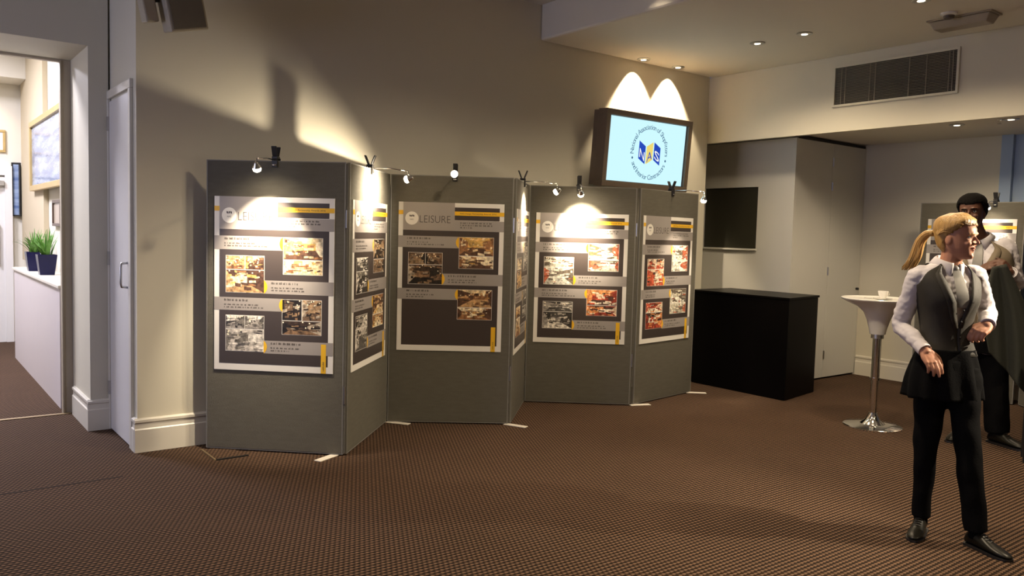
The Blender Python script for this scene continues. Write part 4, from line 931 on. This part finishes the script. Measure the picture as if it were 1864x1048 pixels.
for i in range(90):                                                                     # swept-back locks over the cap
    b = r5.uniform(-.066, .066); y0 = .088*math.sqrt(max(.05, 1-(b/.085)**2)) + .004; pts = []
    for q in (0, .2, .4, .6, .8, 1):
        yy = y0 + (-.098-y0)*q; lift = math.sin(PI*min(1, q*1.05))**.75; zz = .178 + .066*lift*math.sqrt(max(0, 1-(b/.092)**2)) - .045*q*q; pts.append(LW(yy, b*(1-.75*q*q), zz + r5.uniform(-.003, .003)))
    lk.tube(spline(pts, 4), interp([.0015, .0042, .0048, .0045, .004, .003], 4), 6)
for sg in (-1, 1):
    for i in range(26):
        z0 = r5.uniform(.128, .178); y0 = .0 + (z0-.128)*1.1 + r5.uniform(-.01, .01); pts = [LW(y0, sg*.074, z0), LW(y0-.04, sg*.083, z0+.004), LW(-.06, sg*.074, .118+(z0-.12)*.45), LW(-.112, sg*.012, .135+(z0-.14)*.15)]
        lk.tube(spline(pts, 4), interp([.001, .004, .0045, .003], 4), 6)
fixW(lk.build('hair_locks', BLOND, ho, smooth=True))['kind'] = 'stuff'
fixW(MB().lathe([(.010, -.008), (.017, -.006), (.017, .006), (.010, .008)], 16, frame(LW(-.122, 0, .128), hsW, huW, -hfW)).build('hair_tie', mat('hair_tie_gold', (.4, .25, .08), .4, var=.05), ho, smooth=True))
pt_ = MB()
for i in range(110):
    a = r5.uniform(0, 2*PI); q = math.sqrt(r5.random()); u_, w_ = math.cos(a)*q, math.sin(a)*q; ln = r5.uniform(.8, 1.08)
    pts = [LW(-.115, u_*.009, .128+w_*.009), LW(-.150-.008*w_, u_*.02, .122+w_*.016), LW(-.182-.02*w_, u_*.03, .075+w_*.012), LW(-.200-.030*w_*ln, u_*.034, -.005*ln), LW(-.235-.034*w_, u_*.022, -.075*ln)]
    pt_.tube(spline(pts, 4), interp([.002, .0042, .0045, .004, .0008], 4), 5)
fixW(pt_.build('ponytail', BLOND, ho, smooth=True))['kind'] = 'stuff'

# the man behind
RM = (6.90, 2.62, 0); tm, am = toward(RM); Mp = plane_pt(RM, tm)
gM = (-am*0.22 - tm*0.97).normalized(); KM = 1.10
JM = dict(neck=Mp(1786, 440, 0.0), chin=Mp(1770, 416, 0.07),
    Rsh=Mp(1748, 462, 0.03), Rel=Mp(1742, 525, -0.05), Rwr=Mp(1782, 494, 0.21),
    Lsh=Mp(1832, 452, -0.02), Lel=Mp(1850, 515, 0.02), Lwr=Mp(1840, 496, 0.24),
    Rhip=Mp(1766, 610, 0), Rkn=Mp(1756, 700, 0.03), Ran=flo(Mp(1752, 790, -0.02), .11),
    Lhip=Mp(1806, 610, 0), Lkn=Mp(1812, 700, 0.02), Lan=flo(Mp(1814, 792, 0.0), .11))
JM['Rhd'] = Mp(1800, 484, 0.25); JM['Rpn'] = (-tm*-0.5 + am*.35 - Vector((0, 0, .6))); JM['Rth'] = Vector((0, 0, 1)) - tm*.5
JM['Lhd'] = Mp(1828, 484, 0.27); JM['Lpn'] = (-am*.6 + tm*.5 - Vector((0, 0, .4))); JM['Lth'] = Vector((0, 0, 1)) - am*.4
JM['Rtoe'] = -tm*.9 - am*.3; JM['Ltoe'] = am*.72 - tm*.6; JM['shoe_m'] = SHOEM
def tsM(px, py, w, f, b_, bb=0.0): return (Mp(px, py, bb), w, f, b_)
tspM = [tsM(1786, 640, .175, .12, .12), tsM(1786, 612, .19, .125, .14), tsM(1786, 580, .18, .12, .115), tsM(1786, 548, .172, .115, .105), tsM(1787, 518, .185, .13, .115), tsM(1788, 490, .205, .145, .125), tsM(1789, 468, .215, .125, .12), tsM(1789, 453, .20, .09, .10), tsM(1788, 443, .14, .075, .085), tsM(1787, 436, .085, .06, .07)]
hfM = (-am*.18 - tm*.95 - Vector((0, 0, .04))).normalized()
pM, LM, tspX, sM, gM, hfM, hsM, huM, fixM = person(RM, 'person in white shirt and brown waistcoat holding up a dark cloth', JM, gM, hfM, Vector((0, 0, 1)) - am*.06 - tm*.03, KM, False, SKINM, BLKH, VESTM, BLKC, TIEM,
    {'R': (0.25, 0.3, 0.4, 0.5), 'L': (0.9, 0.95, 1.0, 1.0)}, SHIRT, tspM, {'R': [.066, .073, .066, .06, .054, .04], 'L': [.066, .073, .066, .06, .054, .042]}, {'R': [.10, .105, .098, .085, .08, .075], 'L': [.10, .105, .10, .092, .09, .085]}, 1.16)
hc = MB(); rs = []
for (z, fr, bk, hw) in resample([(Vector((0, 0, r[0])), r[1], r[2], r[3]) for r in HEADR[3:]] + [(Vector((0, 0, .224)), .006, .010, .006)], 30):
    z = z.z; ring = []
    for i in range(NH):
        a = 2*PI*i/NH; c_, s_ = math.cos(a), math.sin(a); yb = c_*(fr if c_ > 0 else bk); hb = (.163 - max(0, (.06-yb))*1.15 if yb > -.02 else .055); gr = 0.002 + 0.017*max(0, min(1, (z-hb)/.045))**.8 + 0.0015*noise.noise(Vector((c_*9, s_*9, z*120)))
        ring.append((math.copysign(abs(c_)**.88, c_)*((fr if c_ > 0 else bk)+gr), math.copysign(abs(s_)**.88, s_)*(hw+gr), z + .016*max(0, (z-.17)/.05)))
    rs.append(ring)
vs = [LM(*p) for r in rs for p in r]; fs = []
for k in range(len(rs)-1):
    for i in range(NH):
        j = (i+1) % NH; y, x, z = rs[k][i]; hl = .163 - max(0, (.06-y))*1.15 - 0.004*math.cos(x*55) if y > -.02 else .055
        if z > hl: fs.append((k*NH+i, k*NH+j, (k+1)*NH+j, (k+1)*NH+i))
hc.add(vs, fs); me = hc.mesh('hair'); bq = bmesh.new(); bq.from_mesh(me); bmesh.ops.delete(bq, geom=[v for v in bq.verts if not v.link_faces], context='VERTS'); bmesh.ops.recalc_face_normals(bq, faces=bq.faces); bq.to_mesh(me); bq.free(); me.shade_smooth()
ho = fixM(link('hair', me, BLKH, pM)); md = ho.modifiers.new('sol', 'SOLIDIFY'); md.thickness = 0.008; md.offset = -1

# dark cloth held up by the man, and the black table it is meant for
cl = MB(); NU, NVv = 40, 40; A0, A1, B0, B1 = Mp(1806, 486, .31), Mp(1832, 480, .33), Mp(1800, 640, .30), Mp(1905, 760, .12); rows = []
for j in range(NVv+1):
    v = j/NVv; row = []
    for i in range(NU+1):
        u = i/NU; top = A0.lerp(A1, u); bot = B0.lerp(B1, u); p = top.lerp(bot, v**1.0)
        p = p + am*(0.10*math.sin(PI*v)*(u-0.35)*1.2) - tm*(0.045*v**.6*math.sin(u*11+v*1.5) + 0.02*math.sin(u*23+v*3)*v); row.append(p)
    rows.append(row)
cl.rings(rows, False, False, closed=False)
o = cl.build('dark_cloth', mat('dark_green_cloth', (0.028, 0.030, 0.022), 0.9, var=0.2, vscale=60, bump=0.2, bscale=200), None, smooth=True); md = o.modifiers.new('sol', 'SOLIDIFY'); md.thickness = 0.003
tag(o, 'dark green-grey cloth hanging from the hands of the man in the brown waistcoat', 'cloth')
lp = on_floor(1866, 842); bt = empty('black_table', (lp.x, lp.y, 0)); tag(bt, 'black table beside the dark cloth, only its leg showing', 'table')
Mr = Matrix((aw, tw, Vector((0, 0, 1)))).transposed().to_4x4()
for (dx, dy) in ((0, 0), (1.0, 0), (0, 0.2), (1.0, 0.2)):
    MB().box((dx-.018, dy-.018, 0.0), (dx+.018, dy+.018, .70), Mr).build('leg', BLKP, bt)
MB().box((-.03, -.03, .701), (1.03, .23, .73), Mr).build('table_top', BLKP, bt, bevel=.004)
